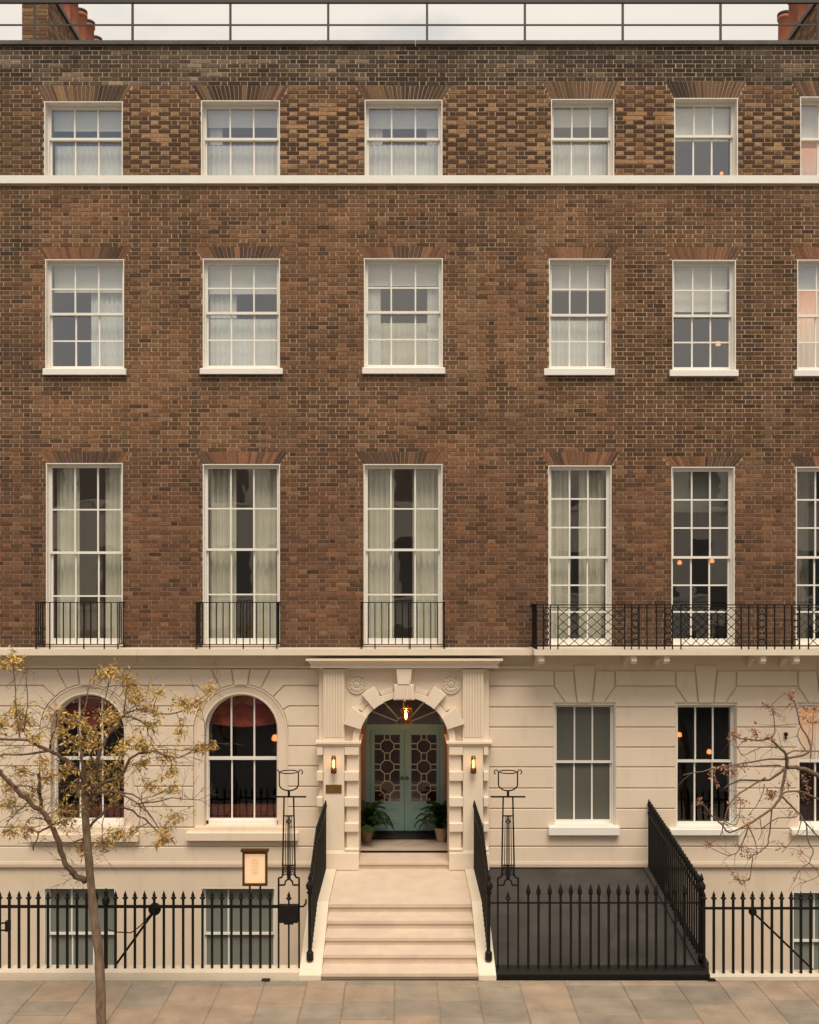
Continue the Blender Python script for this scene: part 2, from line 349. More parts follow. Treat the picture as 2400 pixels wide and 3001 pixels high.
# paving: columns of stones running away from the house, joints staggered
cols = [-330,-190,-40, 120, 262, 385, 512, 647, 775, 899, 1014, 1158, 1280, 1397, 1523, 1657, 1824, 1985, 2112, 2218, 2340, 2480, 2620, 2760]
rnd = random.Random(3)
cx = [wx(c, -3.62) for c in cols]
for k in range(len(cx)-1):
    y = -3.47 ; first = True
    while y > -6.7:
        ln = rnd.uniform(.12,.2) if first else rnd.uniform(.36, .72); first = False
        y1 = max(y-ln, -6.73)
        if y1 < -6.5: y1 = -6.73
        g = .003+rnd.random()*.004; j = lambda: rnd.uniform(-.007, .007)
        zt = rnd.uniform(-.004, .003)
        x0, x1, ya, yb = cx[k]+g, cx[k+1]-g, y1+g*.6, y-g*.6
        b = .007
        c4 = [(x0+j(), ya+j()), (x1+j(), ya+j()), (x1+j(), yb+j()), (x0+j(), yb+j())]
        ins = inset(c4, b); tilt = [rnd.uniform(-.002,.002) for _ in range(4)]
        mb = MB(); mb.add([(p[0],p[1],-.06) for p in c4]+[(p[0],p[1],zt-b+q) for p, q in zip(c4, tilt)]+[(p[0],p[1],zt+q) for p, q in zip(ins, tilt)],
               [(0,1,5,4),(1,2,6,5),(2,3,7,6),(3,0,4,7),(4,5,9,8),(5,6,10,9),(6,7,11,10),(7,4,8,11),(8,9,10,11)])
        mb.obj('paving_stone', M['slab'], pav); y = y1
struct(MB().box(-40, -1.43, -3.3, .6, -2.3, -2.2).obj('basement_yard', M['yard']))
struct(MB().box(4.3, 40, -3.3, .6, -2.3, -2.2).obj('basement_yard', M['yard']))
struct(MB().box(-40, 40, -3.4, -3.3, -2.3, -.07).obj('retaining_wall', M['yard']))

# ---------------------------------------------------------------- the two houses
HL = thing('townhouse', 'brown brick townhouse with white arched portico, teal doors and arched ground windows', 'townhouse', (-3, 0, 0), 'brick townhouses of the terrace')
HR = thing('townhouse', 'brick townhouse at right with long lattice balcony and square-headed ground windows', 'townhouse', (5.6, 0, 0), 'brick townhouses of the terrace')

# window openings in photo pixels: (x0, x1, ytop, ybottom)
TOP = [(130,360,296,516),(590,821,293,516),(1070,1295,291,516),(1614,1799,289,516),(1975,2162,286,516),(2345,2532,282,516)]
MID = [(133,364,759,1084),(595,821,757,1082),(1068,1296,756,1080),(1608,1790,757,1084),(1970,2156,761,1087),(2336,2522,760,1087)]
FRE = [(135,360,1357,1894),(595,821,1360,1894),(1067,1295,1360,1894),(1606,1791,1364,1895),(1967,2152,1368,1895),(2332,2518,1368,1895)]
def rect(p, Y=0.): return (wx(p[0],Y), wx(p[1],Y), wz(p[3],Y), wz(p[2],Y))
ZB, ZT = wz(1899), wz(133)
STR = (wz(539), wz(516))
openings = [rect(p) for p in TOP+MID+FRE]

def wall_grid(mb, x0, x1, z0, z1, ops, y0, y1):
    xs = sorted({x0, x1}|{v for o in ops for v in o[:2] if x0 < v < x1}); zs = sorted({z0, z1}|{v for o in ops for v in o[2:] if z0 < v < z1})
    full = lambda i, j: 0 <= i < len(xs)-1 and 0 <= j < len(zs)-1 and not any(o[0]-1e-6 <= (xs[i]+xs[i+1])/2 <= o[1]+1e-6 and o[2]-1e-6 <= (zs[j]+zs[j+1])/2 <= o[3]+1e-6 for o in ops)
    for i in range(len(xs)-1):
        for j in range(len(zs)-1):
            if not full(i, j): continue
            a, b, c, d = xs[i], xs[i+1], zs[j], zs[j+1]
            mb.quad((a,y0,c),(b,y0,c),(b,y0,d),(a,y0,d)); mb.quad((a,y1,d),(b,y1,d),(b,y1,c),(a,y1,c))
            if not full(i-1, j): mb.quad((a,y1,c),(a,y0,c),(a,y0,d),(a,y1,d))
            if not full(i+1, j): mb.quad((b,y0,c),(b,y1,c),(b,y1,d),(b,y0,d))
            if not full(i, j-1): mb.quad((a,y1,c),(b,y1,c),(b,y0,c),(a,y0,c))
            if not full(i, j+1): mb.quad((a,y0,d),(b,y0,d),(b,y1,d),(a,y1,d))
    return mb
wall_grid(MB(), XL, XS, wz(1990), ZT, [o for o in openings if o[0] < XS], .005, .42).obj('wall', M['mortar'], HL)
wall_grid(MB(), XS, XR, wz(1990), ZT, [o for o in openings if o[0] > XS], .005, .42).obj('wall', M['mortar'], HR)

# flat gauged arches over the windows
arches = []; G = .0753
for lst, hpx, spl in ((TOP, 49, 27), (MID, 41, 24), (FRE, 37, 25)):
    for p in lst:
        xa, xb = wx(p[0]), wx(p[1]); zb = wz(p[2]); zt = ZB+round((wz(p[2]-hpx)-ZB)/G)*G-.005; s_ = spl*D0/F
        arches.append((xa, xb, zb, zt, s_, lst))
rnd = random.Random(11)
for xa, xb, zb, zt, sp, lst in arches:
    H = HL if xa < XS else HR
    n = max(9, round((xb-xa+2*sp)/.078)); n += 1-n % 2
    red = fbm(xa*.7, zb, 4)
    for i in range(n):
        t0, t1 = i/n, (i+1)/n
        b0, b1 = xa+(xb-xa)*t0, xa+(xb-xa)*t1; u0, u1 = xa-sp+(xb-xa+2*sp)*t0, xa-sp+(xb-xa+2*sp)*t1
        poly = inset([(b0,zb+.001),(b1,zb+.001),(u1,zt),(u0,zt)], .0052 if lst is TOP else .0042)
        if lst is TOP: base = mixc((.15,.088,.055), (.055,.038,.030), sm(.35,.65,fbm(u0*1.3, zb, 9))*.9); base = mixc(base, (.27,.15,.075), .6*(rnd.random() < .18))
        else: base = mixc((.235,.108,.058), (.18,.085,.048), rnd.random()); base = mixc(base, (.075,.05,.038), .8*(fbm(u0*1.6, zb*2, 5) > .60))
        f = rnd.uniform(.72, 1.22); c = tuple(v*f for v in base)
        mb = MB().prism(poly, rnd.uniform(-.005, 0), .012, False); mb.c = [c]*len(mb.v)
        mb.obj('voussoir', M['brick'], H)

# bricks: Flemish bond, every one a block of its own depth and colour
def in_arch(x0, x1, zc):
    res = [(x0, x1)]
    for xa, xb, zb, zt, sp, _ in arches:
        if zb-.004 < zc < zt:
            t = min(1, max(0, (zc-zb)/(zt-zb))); a, b = xa-sp*t-.006, xb+sp*t+.006
            nr = []
            for p, q in res:
                if q <= a or p >= b: nr.append((p, q)); continue
                if p < a: nr.append((p, a))
                if q > b: nr.append((b, q))
            res = nr
    return res
WARM = (1.06, .95, .825)
def brick_col(x, z, L):
    px = x*F/D0+VX; py = VY-(z-CZ)*F/D0
    n1 = fbm(px/230, py/170, 21); n2 = fbm(px/75, py/48, 33); r = rnd.random(); hd = L < .15
    if py < 245:
        c = mixc((.072,.056,.043), (.105,.068,.045), n1); k = rnd.uniform(.6, 1.35)
        n3 = fbm(px/70, py/22, 91)
        if n3 > .54: c = mixc(c, (.29,.215,.155), min(1, (n3-.54)*6)*(.35+.65*rnd.random()))
        if py < 165: c = mixc(c, (.085,.074,.062), .6)
        c = mixc(c, (.034,.028,.024), .6*sm(.40,.62,fbm(px/140, py/60, 71))); return tuple(v*k*.9 for v in c)
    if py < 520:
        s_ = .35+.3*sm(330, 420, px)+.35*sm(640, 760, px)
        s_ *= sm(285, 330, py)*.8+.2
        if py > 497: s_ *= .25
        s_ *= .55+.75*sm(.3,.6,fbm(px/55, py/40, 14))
        if rnd.random() < .12: hd = not hd
        s_ = min(s_, 1)
        if hd: c = mixc((.16,.095,.058), (.36,.235,.14), s_*(.45+.55*fbm(px/40, py/26, 8)+.2*r-.1))
        elif r < .93: c = mixc((.11,.068,.044), (.058,.035,.024), s_*(.55+.45*rnd.random()))
        elif r < .98: c = (.135,.078,.045)
        else: c = mixc((.16,.095,.058), (.28,.17,.095), s_)
        if px < 110: c = mixc(c, (.075,.052,.038), .5)
        k = rnd.uniform(.82, 1.18); return tuple(v*k*q for v, q in zip(c, WARM))
    rep = sm(1790, 1850, px)*sm(700, 790, py)*sm(1400, 1320, py)
    base = mixc((.112,.066,.042), (.185,.107,.065), sm(.3,.7,n1))
    low = sm(1250, 1500, py); base = mixc(base, (.135,.073,.049), low*.8)
    pd = .10+.42*sm(.50,.75,n2)
    if r < pd: c = mixc(base, (.050,.034,.027), .25+.55*rnd.random())
    elif r < pd+.10: c = mixc(base, (.20,.098,.052), .55)
    elif r < pd+.20: c = mixc(base, (.24,.15,.092), .5)
    else: c = base
    if rep > 0: c = mixc(c, (.105,.061,.038) if r > .3 else (.055,.036,.026), rep*.8)
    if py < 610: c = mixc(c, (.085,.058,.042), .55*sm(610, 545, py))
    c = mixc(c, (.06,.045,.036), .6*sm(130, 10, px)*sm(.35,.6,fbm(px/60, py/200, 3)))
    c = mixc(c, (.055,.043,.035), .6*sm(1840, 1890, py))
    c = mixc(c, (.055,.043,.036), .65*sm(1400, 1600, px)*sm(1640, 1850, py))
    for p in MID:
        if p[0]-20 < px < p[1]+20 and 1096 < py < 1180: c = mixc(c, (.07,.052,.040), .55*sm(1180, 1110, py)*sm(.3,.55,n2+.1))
    st = fbm(px/16, py/330, 41); c = mixc(c, (.058,.042,.032), .5*sm(.55,.8,st)); c = mixc(c, (.24,.165,.11), .35*sm(.62,.85,fbm(px/33, py/260, 57)))   # soot and lime streaks run down the wall
    k = rnd.uniform(.76, 1.24); return tuple(v*k*q for v, q in zip(c, WARM))
rnd = random.Random(5)
bricks = {0: [], 1: []}
nc = int((ZT-ZB)/G)+1
for i in range(nc):
    z0 = ZB+i*G; z1 = min(z0+G-.0125, ZT); zc = (z0+z1)/2
    if z1-z0 < .02: continue
    if zc > STR[0]-.004 and zc < STR[1]+.004: continue
    k = 0; hd = True; off = XL-.35+(.1705 if i % 2 else 0)+rnd.uniform(-.008, .008)
    while True:
        hd = not hd; x = off+.341*k+(.2260 if hd else 0); L = .1035 if hd else .2145; k += hd
        if x > XR: break
        a, b = max(x+rnd.uniform(-.004,.004), XL), min(x+L+rnd.uniform(-.004,.004), XR)
        if b <= XL: continue
        segs = in_arch(a, b, zc)
        for o in openings:
            if o[2]-.002 < zc < o[3]+.002:
                nr = []
                for p, q in segs:
                    if q <= o[0] or p >= o[1]: nr.append((p, q)); continue
                    if p < o[0]: nr.append((p, o[0]-.004))
                    if q > o[1]: nr.append((o[1]+.004, q))
                segs = nr
        for p, q in segs:
            if q-p < .018: continue
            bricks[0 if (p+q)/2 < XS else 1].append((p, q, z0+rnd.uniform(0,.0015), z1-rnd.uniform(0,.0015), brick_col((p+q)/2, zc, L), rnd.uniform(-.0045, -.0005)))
def add_brick(mb, b):
    p, q, z0, z1, c, y = b; e = .0025; n = len(mb.v)
    mb.add([(p+e,y,z0+e),(q-e,y,z0+e),(q-e,y,z1-e),(p+e,y,z1-e),(p,y+.004,z0),(q,y+.004,z0),(q,y+.004,z1),(p,y+.004,z1),(p,.012,z0),(q,.012,z0),(q,.012,z1),(p,.012,z1)],
           [(0,1,2,3),(4,5,1,0),(5,6,2,1),(6,7,3,2),(7,4,0,3),(8,9,5,4),(9,10,6,5),(10,11,7,6),(11,8,4,7)])
    mb.c += [c]*12
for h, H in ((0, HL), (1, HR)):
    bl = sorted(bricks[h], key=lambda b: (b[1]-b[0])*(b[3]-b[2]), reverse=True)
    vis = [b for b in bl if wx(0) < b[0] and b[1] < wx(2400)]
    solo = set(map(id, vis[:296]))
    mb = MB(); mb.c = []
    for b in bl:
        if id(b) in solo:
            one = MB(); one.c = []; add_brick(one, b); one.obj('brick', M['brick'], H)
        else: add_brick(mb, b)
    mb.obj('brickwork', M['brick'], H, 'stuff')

# coping, string course, roof
for H, a, b in ((HL, XL, XS), (HR, XS, XR)):
    x = a; k = 0
    while x < b-.01:
        q = min(x+1.7, b); MB().box(x+.003, q-.003, -.055, .5, ZT+.004, wz(121)).obj('coping_stone', M['lead'], H); x = q
    m = MB().box(a, b, -.05, .012, STR[0], STR[1]); m.obj('string_course', M['white'], H)
    MB().box(a, b, .44, 9., ZT-.35, ZT-.25).obj('roof', M['lead'], H)
    MB().box(a, b, 8.9, 9.2, -2.2, ZT-.36).obj('rear_wall', M['mortar'], H)

# ---------------------------------------------------------------- windows
def sash(mb, x0, x1, z0, z1, y0, y1, cols, rows, st, tr, br, bar, arc=None):
    mb.box(x0, x0+st, y0, y1, z0, z1); mb.box(x1-st, x1, y0, y1, z0, z1)
    mb.box(x0+st, x1-st, y0, y1, z0, z0+br); mb.box(x0+st, x1-st, y0, y1, z1-tr, z1)
    gx0, gx1, gz0, gz1 = x0+st, x1-st, z0+br, z1-tr; cw = (gx1-gx0)/cols; rh = (gz1-gz0)/rows
    for i in range(1, cols): mb.box(gx0+i*cw-bar/2, gx0+i*cw+bar/2, y0+.004, y1-.004, gz0, gz1)
    for j in range(1, rows):
        for i in range(cols): mb.box(gx0+i*cw+(bar/2 if i else 0), gx0+(i+1)*cw-(bar/2 if i < cols-1 else 0), y0+.006, y1-.006, gz0+j*rh-bar/2, gz0+j*rh+bar/2)
    return [(gx0+i*cw, gx0+(i+1)*cw, gz0+j*rh, gz0+(j+1)*rh) for j in range(rows) for i in range(cols)]
prnd = random.Random(2)
def pane(win, r, y, m):
    t = [prnd.uniform(-.003, .003) for _ in range(3)]
    MB().quad((r[0],y+t[0],r[2]),(r[1],y+t[1],r[2]),(r[1],y+t[2]+t[1],r[3]),(r[0],y+t[0]+t[2],r[3])).obj('pane', m, win)
def sash_window(H, r, yf, rec, cols, ru, rl, zm=None, sill=None, glass='glass', st=.036, bott=.075, bar=.026, lin=.014):
    x0, x1, z0, z1 = r; yb = yf+rec
    m = MB()
    m.box(x0, x0+lin, yf-.003, yb, z0, z1); m.box(x1-lin, x1, yf-.003, yb, z0, z1); m.box(x0+lin, x1-lin, yf-.003, yb, z1-lin, z1)
    m.box(x0, x0+.034, yb, yb+.11, z0, z1); m.box(x1-.034, x1, yb, yb+.11, z0, z1); m.box(x0+.034, x1-.034, yb, yb+.11, z1-.036, z1); m.box(x0+.034, x1-.034, yb-.01, yb+.11, z0, z0+.03)
    win = m.obj('window', M['white'], H)
    a0, a1, b0, b1 = x0+.030, x1-.030, z0+.026, z1-.030
    if zm is None: zm = (b0+b1)/2
    u = MB(); pu = sash(u, a0, a1, zm-.02, b1, yb+.012, yb+.048, cols, ru, st, .040, .042, bar); u.obj('sash', M['white'], win)
    l = MB(); pl = sash(l, a0, a1, b0, zm+.018, yb+.056, yb+.092, cols, rl, st, .036, bott, bar); l.obj('sash', M['white'], win)
    for q in pu: pane(win, q, yb+.030, M[glass])
    for q in pl: pane(win, q, yb+.074, M[glass])
    if sill:
        sx0, sx1, s0, s1, pr = sill
        MB().frus((sx0,sx1,yf-pr,yb,s0),(sx0,sx1,yf-pr,yb,s1-.008)).frus((sx0,sx1,yf-pr,yb,s1-.008),(sx0+.004,sx1-.004,yf-pr+.006,yb,s1)).obj('sill', M['white'], win)
    return win, yb+.11
def room(H, r, y0, depth=3., m='room', pad=.5, door=False, below=.7, above=.35):
    x0, x1, z0, z1 = r[0]-pad, r[1]+pad, r[2]-below, r[3]+above; y1 = y0+depth; q = MB()
    q.quad((x0,y1,z0),(x1,y1,z0),(x1,y1,z1),(x0,y1,z1)); q.quad((x0,y0,z0),(x0,y1,z0),(x0,y1,z1),(x0,y0,z1)); q.quad((x1,y1,z0),(x1,y0,z0),(x1,y0,z1),(x1,y1,z1))
    q.quad((x0,y0,z0),(x1,y0,z0),(x1,y1,z0),(x0,y1,z0)); q.quad((x0,y1,z1),(x1,y1,z1),(x1,y0,z1),(x0,y0,z1))
    o = q.obj('room', M[m], H)
    if door:
        c = (x0+x1)/2+door; MB().box(c-.42, c+.42, y1-.06, y1-.004, z0, z0+2.6).obj('inner_door', M['roomdoor'], o)
    return o
ORD = ['leftmost', 'second from left', 'third from left', 'fourth from left', 'fifth from left', 'rightmost']
crn = random.Random(8)
def cloth(x0, x1, z0, z1, y, n, amp, name, m, label, cat, group=None, parent=None, sway=0.):
    k = max(8, int((x1-x0)/.018)); mb = MB(); ph = crn.random()*6; vs = []; rows = 6
    for j in range(rows):
        t = j/(rows-1)
        for i in range(k+1):
            s_ = i/k; a = amp*(math.sin(s_*n*6.283+ph+.3*math.sin(t*3))+.4*math.sin(s_*n*14.1+ph*2))
            vs.append((x0+(x1-x0)*s_*(1+sway*(t-.5)), y+a, z0+(z1-z0)*t))
    mb.add(vs, [(j*(k+1)+i, j*(k+1)+i+1, (j+1)*(k+1)+i+1, (j+1)*(k+1)+i) for j in range(rows-1) for i in range(k)], True)
    o = mb.obj(name, M[m], parent)
    if label: tag(o, label, cat, group)
    return o
def blind(r, zb, y, m, label, group='window blinds'):
    t = thing('roller_blind', label, 'blind', ((r[0]+r[1])/2, y, r[3]), group)
    MB().box(r[0]+.06, r[1]-.06, y-.0015, y+.0015, zb, r[3]-.02).obj('fabric', M[m], t)
    MB().box(r[0]+.06, r[1]-.06, y-.009, y+.009, zb-.022, zb).obj('bottom_bar', M[m], t)
def lamp(x, y, z, label, r=.085, watts=0, cat='lamp'):
    t = thing('shaded_lamp', label, cat, (x, y, z), 'glowing lamps inside the rooms')
    MB().lathe([(r*.15,r*.75),(r*.45,r*.62),(r*.62,r*.2),(r*.66,-.25*r),(r*.4,-.45*r),(r*.1,-.5*r)], 14, (x,y,z)).obj('lamp_shade', M['shade'], t)
    MB().lathe([(.008,-.1*r),(.008,-r*1.4),(.05,-r*2.2),(.06,-r*2.4)], 10, (x,y,z)).obj('stem', M['bronze'], t)
    if watts:
        l = bpy.data.lights.new('lamp_light', 'POINT'); l.energy = watts; l.color = (1,.42,.17); l.shadow_soft_size = .12
        o = bpy.data.objects.new('lamp_light', l); COL.objects.link(o); o.location = (x, y, z+r*2.2); attach(o, t)

for i, p in enumerate(TOP):
    H = HL if i < 3 else HR; r = rect(p); w_, yb = sash_window(H, (r[0], r[1], STR[1], r[3]), 0, .14, 3, 1, 1, zm=wz(410 if i != 4 else 402, .2), glass='glass')
    room(H, r, .42, 2.6); h = r[3]-STR[1]; nm = ORD[i]+' top-floor window'
    if i < 4:
        cloth(r[0]+.05, r[1]-.05, STR[1]+.03, STR[1]+h*.53, yb+.125, 13, .012, 'sheer_curtain', 'sheer', 'white sheer cafe curtain in the '+nm, 'curtain', 'sheer window curtains')
        blind(r, r[3]-h*(.28, .24, .26, .25)[i], yb+.045, 'blind', 'cream roller blind drawn short in the '+nm)
        if i in (1, 2):
            cloth(r[0]+.06, r[0]+.3, STR[1]+h*.54, r[3]-.1, yb+.13, 3, .012, 'sheer_curtain', 'sheer', 'sheer side curtain at left in the '+nm, 'curtain', 'sheer window curtains')
        if i == 2: cloth(r[1]-.26, r[1]-.06, STR[1]+h*.54, r[3]-.1, yb+.13, 3, .012, 'sheer_curtain', 'sheer', 'sheer side curtain at right of the '+nm, 'curtain', 'sheer window curtains')
    elif i == 4: blind(r, r[3]-h*.44, yb+.045, 'blind', 'cream roller blind over the upper sash of the '+nm)
    else:
        blind(r, r[3]-h*.46, yb+.045, 'blind', 'cream roller blind above the orange glow in the '+nm)
        cloth(r[0]+.05, r[1]-.05, STR[1]+.03, STR[1]+h*.53, yb+.3, 9, .01, 'sheer_curtain', 'sheer', 'sheer curtain lit orange in the '+nm, 'curtain', 'sheer window curtains')
        lamp(r[0]+.45, yb+.85, STR[1]+.35, 'glowing lamp behind the '+nm, .12, 20)
lamp(wx(2114, .7), .7, wz(508, .7), 'tiny orange lamp at the sill of the fifth top-floor window', .05)
for i, p in enumerate(MID):
    H = HL if i < 3 else HR; r = rect(p)
    sb = [(125,369,1079,1097),(586,829,1078,1095),(1063,1303,1076,1094),(1594,1801,1079,1098),(1963,2164,1083,1101),(2329,2531,1083,1101)][i]
    w_, yb = sash_window(H, r, 0, .11, 3, 2, 2, zm=wz((922,919,917,925,927,927)[i], .17), sill=(wx(sb[0],-.07), wx(sb[1],-.07), wz(sb[3],-.07), wz(sb[2],-.07), .07))
    room(H, r, .42, 2.8); h = r[3]-r[2]; nm = ORD[i]+' window of the middle floor'
    if i == 0:
        blind(r, r[3]-h*.25, yb+.05, 'blind', 'cream roller blind drawn one row in the '+nm)
        cloth(r[0]+.68, r[1]-.05, r[2]+.05, r[3]-.1, yb+.14, 7, .018, 'sheer_curtain', 'sheer', 'white sheer curtain half drawn in the '+nm, 'curtain', 'sheer window curtains')
    if i == 1:
        cloth(r[0]+.05, r[1]-.05, r[2]+.05, r[2]+h*.5, yb+.125, 13, .012, 'sheer_curtain', 'sheer', 'white sheer across the lower sash, '+nm, 'curtain', 'sheer window curtains')
        cloth(r[0]+.05, r[0]+.52, r[2]+h*.51, r[3]-.1, yb+.14, 5, .016, 'sheer_curtain', 'sheer', 'white sheer curtain gathered at left of the '+nm, 'curtain', 'sheer window curtains')
        blind(r, r[3]-h*.27, yb+.05, 'blind', 'cream roller blind drawn one row in the '+nm)
    if i == 2:
        cloth(r[0]+.05, r[0]+.28, r[2]+.05, r[3]-.1, yb+.135, 4, .018, 'sheer_curtain', 'sheer', 'white sheer curtain at left of the '+nm, 'curtain', 'sheer window curtains')
        cloth(r[1]-.26, r[1]-.05, r[2]+.05, r[3]-.1, yb+.135, 4, .018, 'sheer_curtain', 'sheer', 'white sheer curtain at right of the '+nm, 'curtain', 'sheer window curtains')
        cloth(r[0]+.05, r[1]-.05, r[2]+.05, r[2]+h*.47, yb+.2, 12, .012, 'sheer_curtain', 'drape', 'greenish muslin, lower sash of the '+nm, 'curtain', 'sheer window curtains')
        blind(r, r[3]-h*.2, yb+.05, 'blind', 'cream roller blind drawn short in the '+nm)
    if i == 3:
        blind(r, r[3]-h*.24, yb+.05, 'blind', 'cream roller blind drawn one row in the '+nm)
        cloth(r[0]+.05, r[1]-.05, r[2]+.05, r[2]+h*.49, yb+.125, 11, .012, 'sheer_curtain', 'sheer', 'white sheer across the lower sash, '+nm, 'curtain', 'sheer window curtains')
    if i == 4:
        blind(r, r[3]-h*.42, yb+.05, 'blind', 'cream roller blind drawn low in the '+nm); lamp(wx(2104,1.), 1., wz(1008,1.), 'small orange lamp in the '+nm, .075)
    if i == 5:
        blind(r, r[3]-h*.22, yb+.05, 'blind', 'cream roller blind drawn one row in the '+nm)
        cloth(r[0]+.05, r[1]-.05, r[2]+.05, r[3]-.1, yb+.3, 10, .012, 'sheer_curtain', 'sheer', 'sheer curtain lit orange in the '+nm, 'curtain', 'sheer window curtains')
        lamp(r[0]+.4, yb+.9, r[2]+1.0, 'glowing lamp behind the '+nm, .13, 32)
for i, p in enumerate(FRE):
    H = HL if i < 3 else HR; r = rect(p)
    w_, yb = sash_window(H, r, 0, .10, 3, 2 if i < 3 else 3, 2 if i < 3 else 3, zm=wz((1620,1611,1612,1634,1634,1634)[i], .16), bott=.10)
    room(H, r, .42, 1.7 if i < 4 else 3.4, 'room' if i < 4 else 'roomdark', door=(0.12, -.05, .02, -.1, 0, 0)[i] if i < 4 else False, below=.05, above=.5)
    h = r[3]-r[2]; nm = ORD[i]+' tall first-floor window'
    if i < 4:
        ws = [(.40,.36),(.46,.45),(.46,.45),(.38,.44)][i]
        for sd_, (a, b) in (('left', (r[0]+.06, r[0]+.06+ws[0])), ('right', (r[1]-.06-ws[1], r[1]-.06))):
            cloth(a, b, r[2]+.03, r[3]-.06, yb+.16, 4.5, .040, 'long_curtain', 'drape', 'cream floor-length curtain at %s in the %s' % (sd_, nm), 'curtain', 'floor-length curtains on the first floor')
    elif i == 4:
        blind(r, r[3]-h*.24, yb+.05, 'greyblind', 'grey roller blind at the head of the '+nm)
        for k, (a, b) in enumerate(((1991,1650),(2086,1645))): lamp(wx(a,1.6), 1.6, wz(b,1.6), ('left', 'right')[k]+' orange lamp of two glowing in the '+nm, .07)
    else:
        cloth(r[0]+.06, r[0]+.36, r[2]+.03, r[3]-.06, yb+.12, 4, .03, 'long_curtain', 'greyblind', 'grey floor-length curtain in the '+nm, 'curtain', 'floor-length curtains on the first floor')

# ---------------------------------------------------------------- stucco ground floor
YS, YK = -.06, -.028          # face of the blocks, bottom of the joints
ARC = [(254, 2144, 137), (706, 2144, 137)]
GW = [(1623,1802,2063,2424),(1981,2157,2064,2430),(2338,2516,2064,2430)]
BW = [(130,339,2602,3010),(590,808,2602,3010),(2322,2530,2614,3010)]
JY_L = [1960, 2010, 2070, 2129, 2187, 2246, 2306, 2366, 2426, 2482]
JY_R = [1965, 2012, 2073, 2132, 2191, 2249, 2311, 2371, 2430, 2482]
E = 1.9*D0/F
def block(H, pxpoly, name='stucco_block', m='stucco', y=YS, e=E):
    MB().prism(inset(ccw(pts(pxpoly, y)), e), y, YK+.004, False, .006).obj(name, M[m], H)
def arc_pts(c, a0, a1, n=7):  # angles in degrees, up = 90
    return [(c[0]+c[2]*math.cos(R(a0+(a1-a0)*k/n)), c[1]-c[2]*math.sin(R(a0+(a1-a0)*k/n))) for k in range(n+1)]
def side_path(c, band, sgn):
    """edge of a course where it meets an arched window: points from the top of the course down. sgn +1: right side of the arch"""
    cx_, cy_, R_ = c
    ang = lambda dy: math.degrees(math.asin(min(1, dy/R_)))
    P = lambda x, y: (cx_+sgn*x, cy_+y)
    A = lambda d0, d1: [(cx_+sgn*R_*math.cos(R(d0+(d1-d0)*k/6)), cy_-R_*math.sin(R(d0+(d1-d0)*k/6))) for k in range(7)]
    if band == 0: return [P(88,-184)]+A(64.9, 46.8)+[P(128,-134)]
    if band == 1: return [P(128,-134)]+A(46.8, 27)+[P(142,-74)]
    if band == 2: return [P(142,-74)]+A(27, ang(15))
    return [P(137, JY_L[band]-cy_), P(137, JY_L[band+1]-cy_)]
XLp, PXL = XL*F/D0+VX, 938
for b in range(9):
    yt, yb_ = JY_L[b], JY_L[b+1]
    rows = [([(XLp, yt), (XLp, yb_)], side_path(ARC[0], b, -1)), (side_path(ARC[0], b, 1), side_path(ARC[1], b, -1)), (side_path(ARC[1], b, 1), [(PXL, yt), (PXL, yb_)])]
    if b == 8: rows = [([(XLp, yt), (XLp, yb_)], [(PXL, yt), (PXL, yb_)])]
    for l, r_ in rows: block(HL, l+r_[::-1])
block(HL, [(XLp, 2482), (PXL, 2482), (PXL, 2530), (XLp, 2530)])
for c in ARC:
    for sg in (-1, 1):
        a = [(c[0]+sg*137*math.cos(R(64.9+(81.6-64.9)*k/4)), c[1]-137*math.sin(R(64.9+(81.6-64.9)*k/4))) for k in range(5)]
        block(HL, [(c[0]+sg*88, 1960)]+a+[(c[0]+sg*27, 1960)], 'arch_block')
    a = arc_pts((c[0], c[1]-1, 133), 98.4, 81.6, 4)
    block(HL, [(c[0]-27, 1960)]+a+[(c[0]+27, 1960)], 'keystone', y=YS-.02)
# backing behind the joints
opsL = [(wx(c[0]-137), wx(c[0]+137), wz(2426), wz(c[1]-137)) for c in ARC]
porch_op = (wx(935,-.25)+.02, wx(1433,-.25)-.02, -.05, wz(1958))
wall_grid(MB(), XL, XS, wz(2540), wz(1956), opsL+[porch_op], YK, .4).obj('stucco_backing', M['stucco'], HL)
cb = MB()
for c in ARC:
    for sg in (-1, 1):
        a = [(c[0]+sg*137*math.cos(R(90*k/10)), c[1]-137*math.sin(R(90*k/10))) for k in range(11)]
        cb.prism(pts(a+[(c[0]+sg*137, c[1]-137)], 0), YK, .2)
cb.obj('arch_spandrel', M['stucco'], HL)
wall_grid(MB(), XS, XR, wz(2540), wz(1960), [(wx(g[0]), wx(g[1]), wz(g[3]), wz(g[2])) for g in GW], YK, .4).obj('stucco_backing', M['stucco'], HR)
wall_grid(MB(), XL, XS, -2.2, wz(2541), [(wx(g[0]), wx(g[1]), wz(g[3]), wz(g[2])) for g in BW[:2]]+[porch_op], -.02, .4).obj('basement_wall', M['stucco_low'], HL)
wall_grid(MB(), XS, XR, -2.2, wz(2541), [(wx(g[0]), wx(g[1]), wz(g[3]), wz(g[2])) for g in BW[2:]], -.02, .4).obj('basement_wall', M['stucco_low'], HR)
# band above the basement
for H, a, b in ((HL, XL, wx(938)), (HR, wx(1430), XR)):
    MB().frus((a,b,-.075,YK,wz(2543,-.08)),(a,b,-.085,YK,wz(2534,-.08))).box(a, b, -.07, YK, wz(2533,-.08)-.002, wz(2527,-.07)).obj('plinth_band', M['stucco'], H)
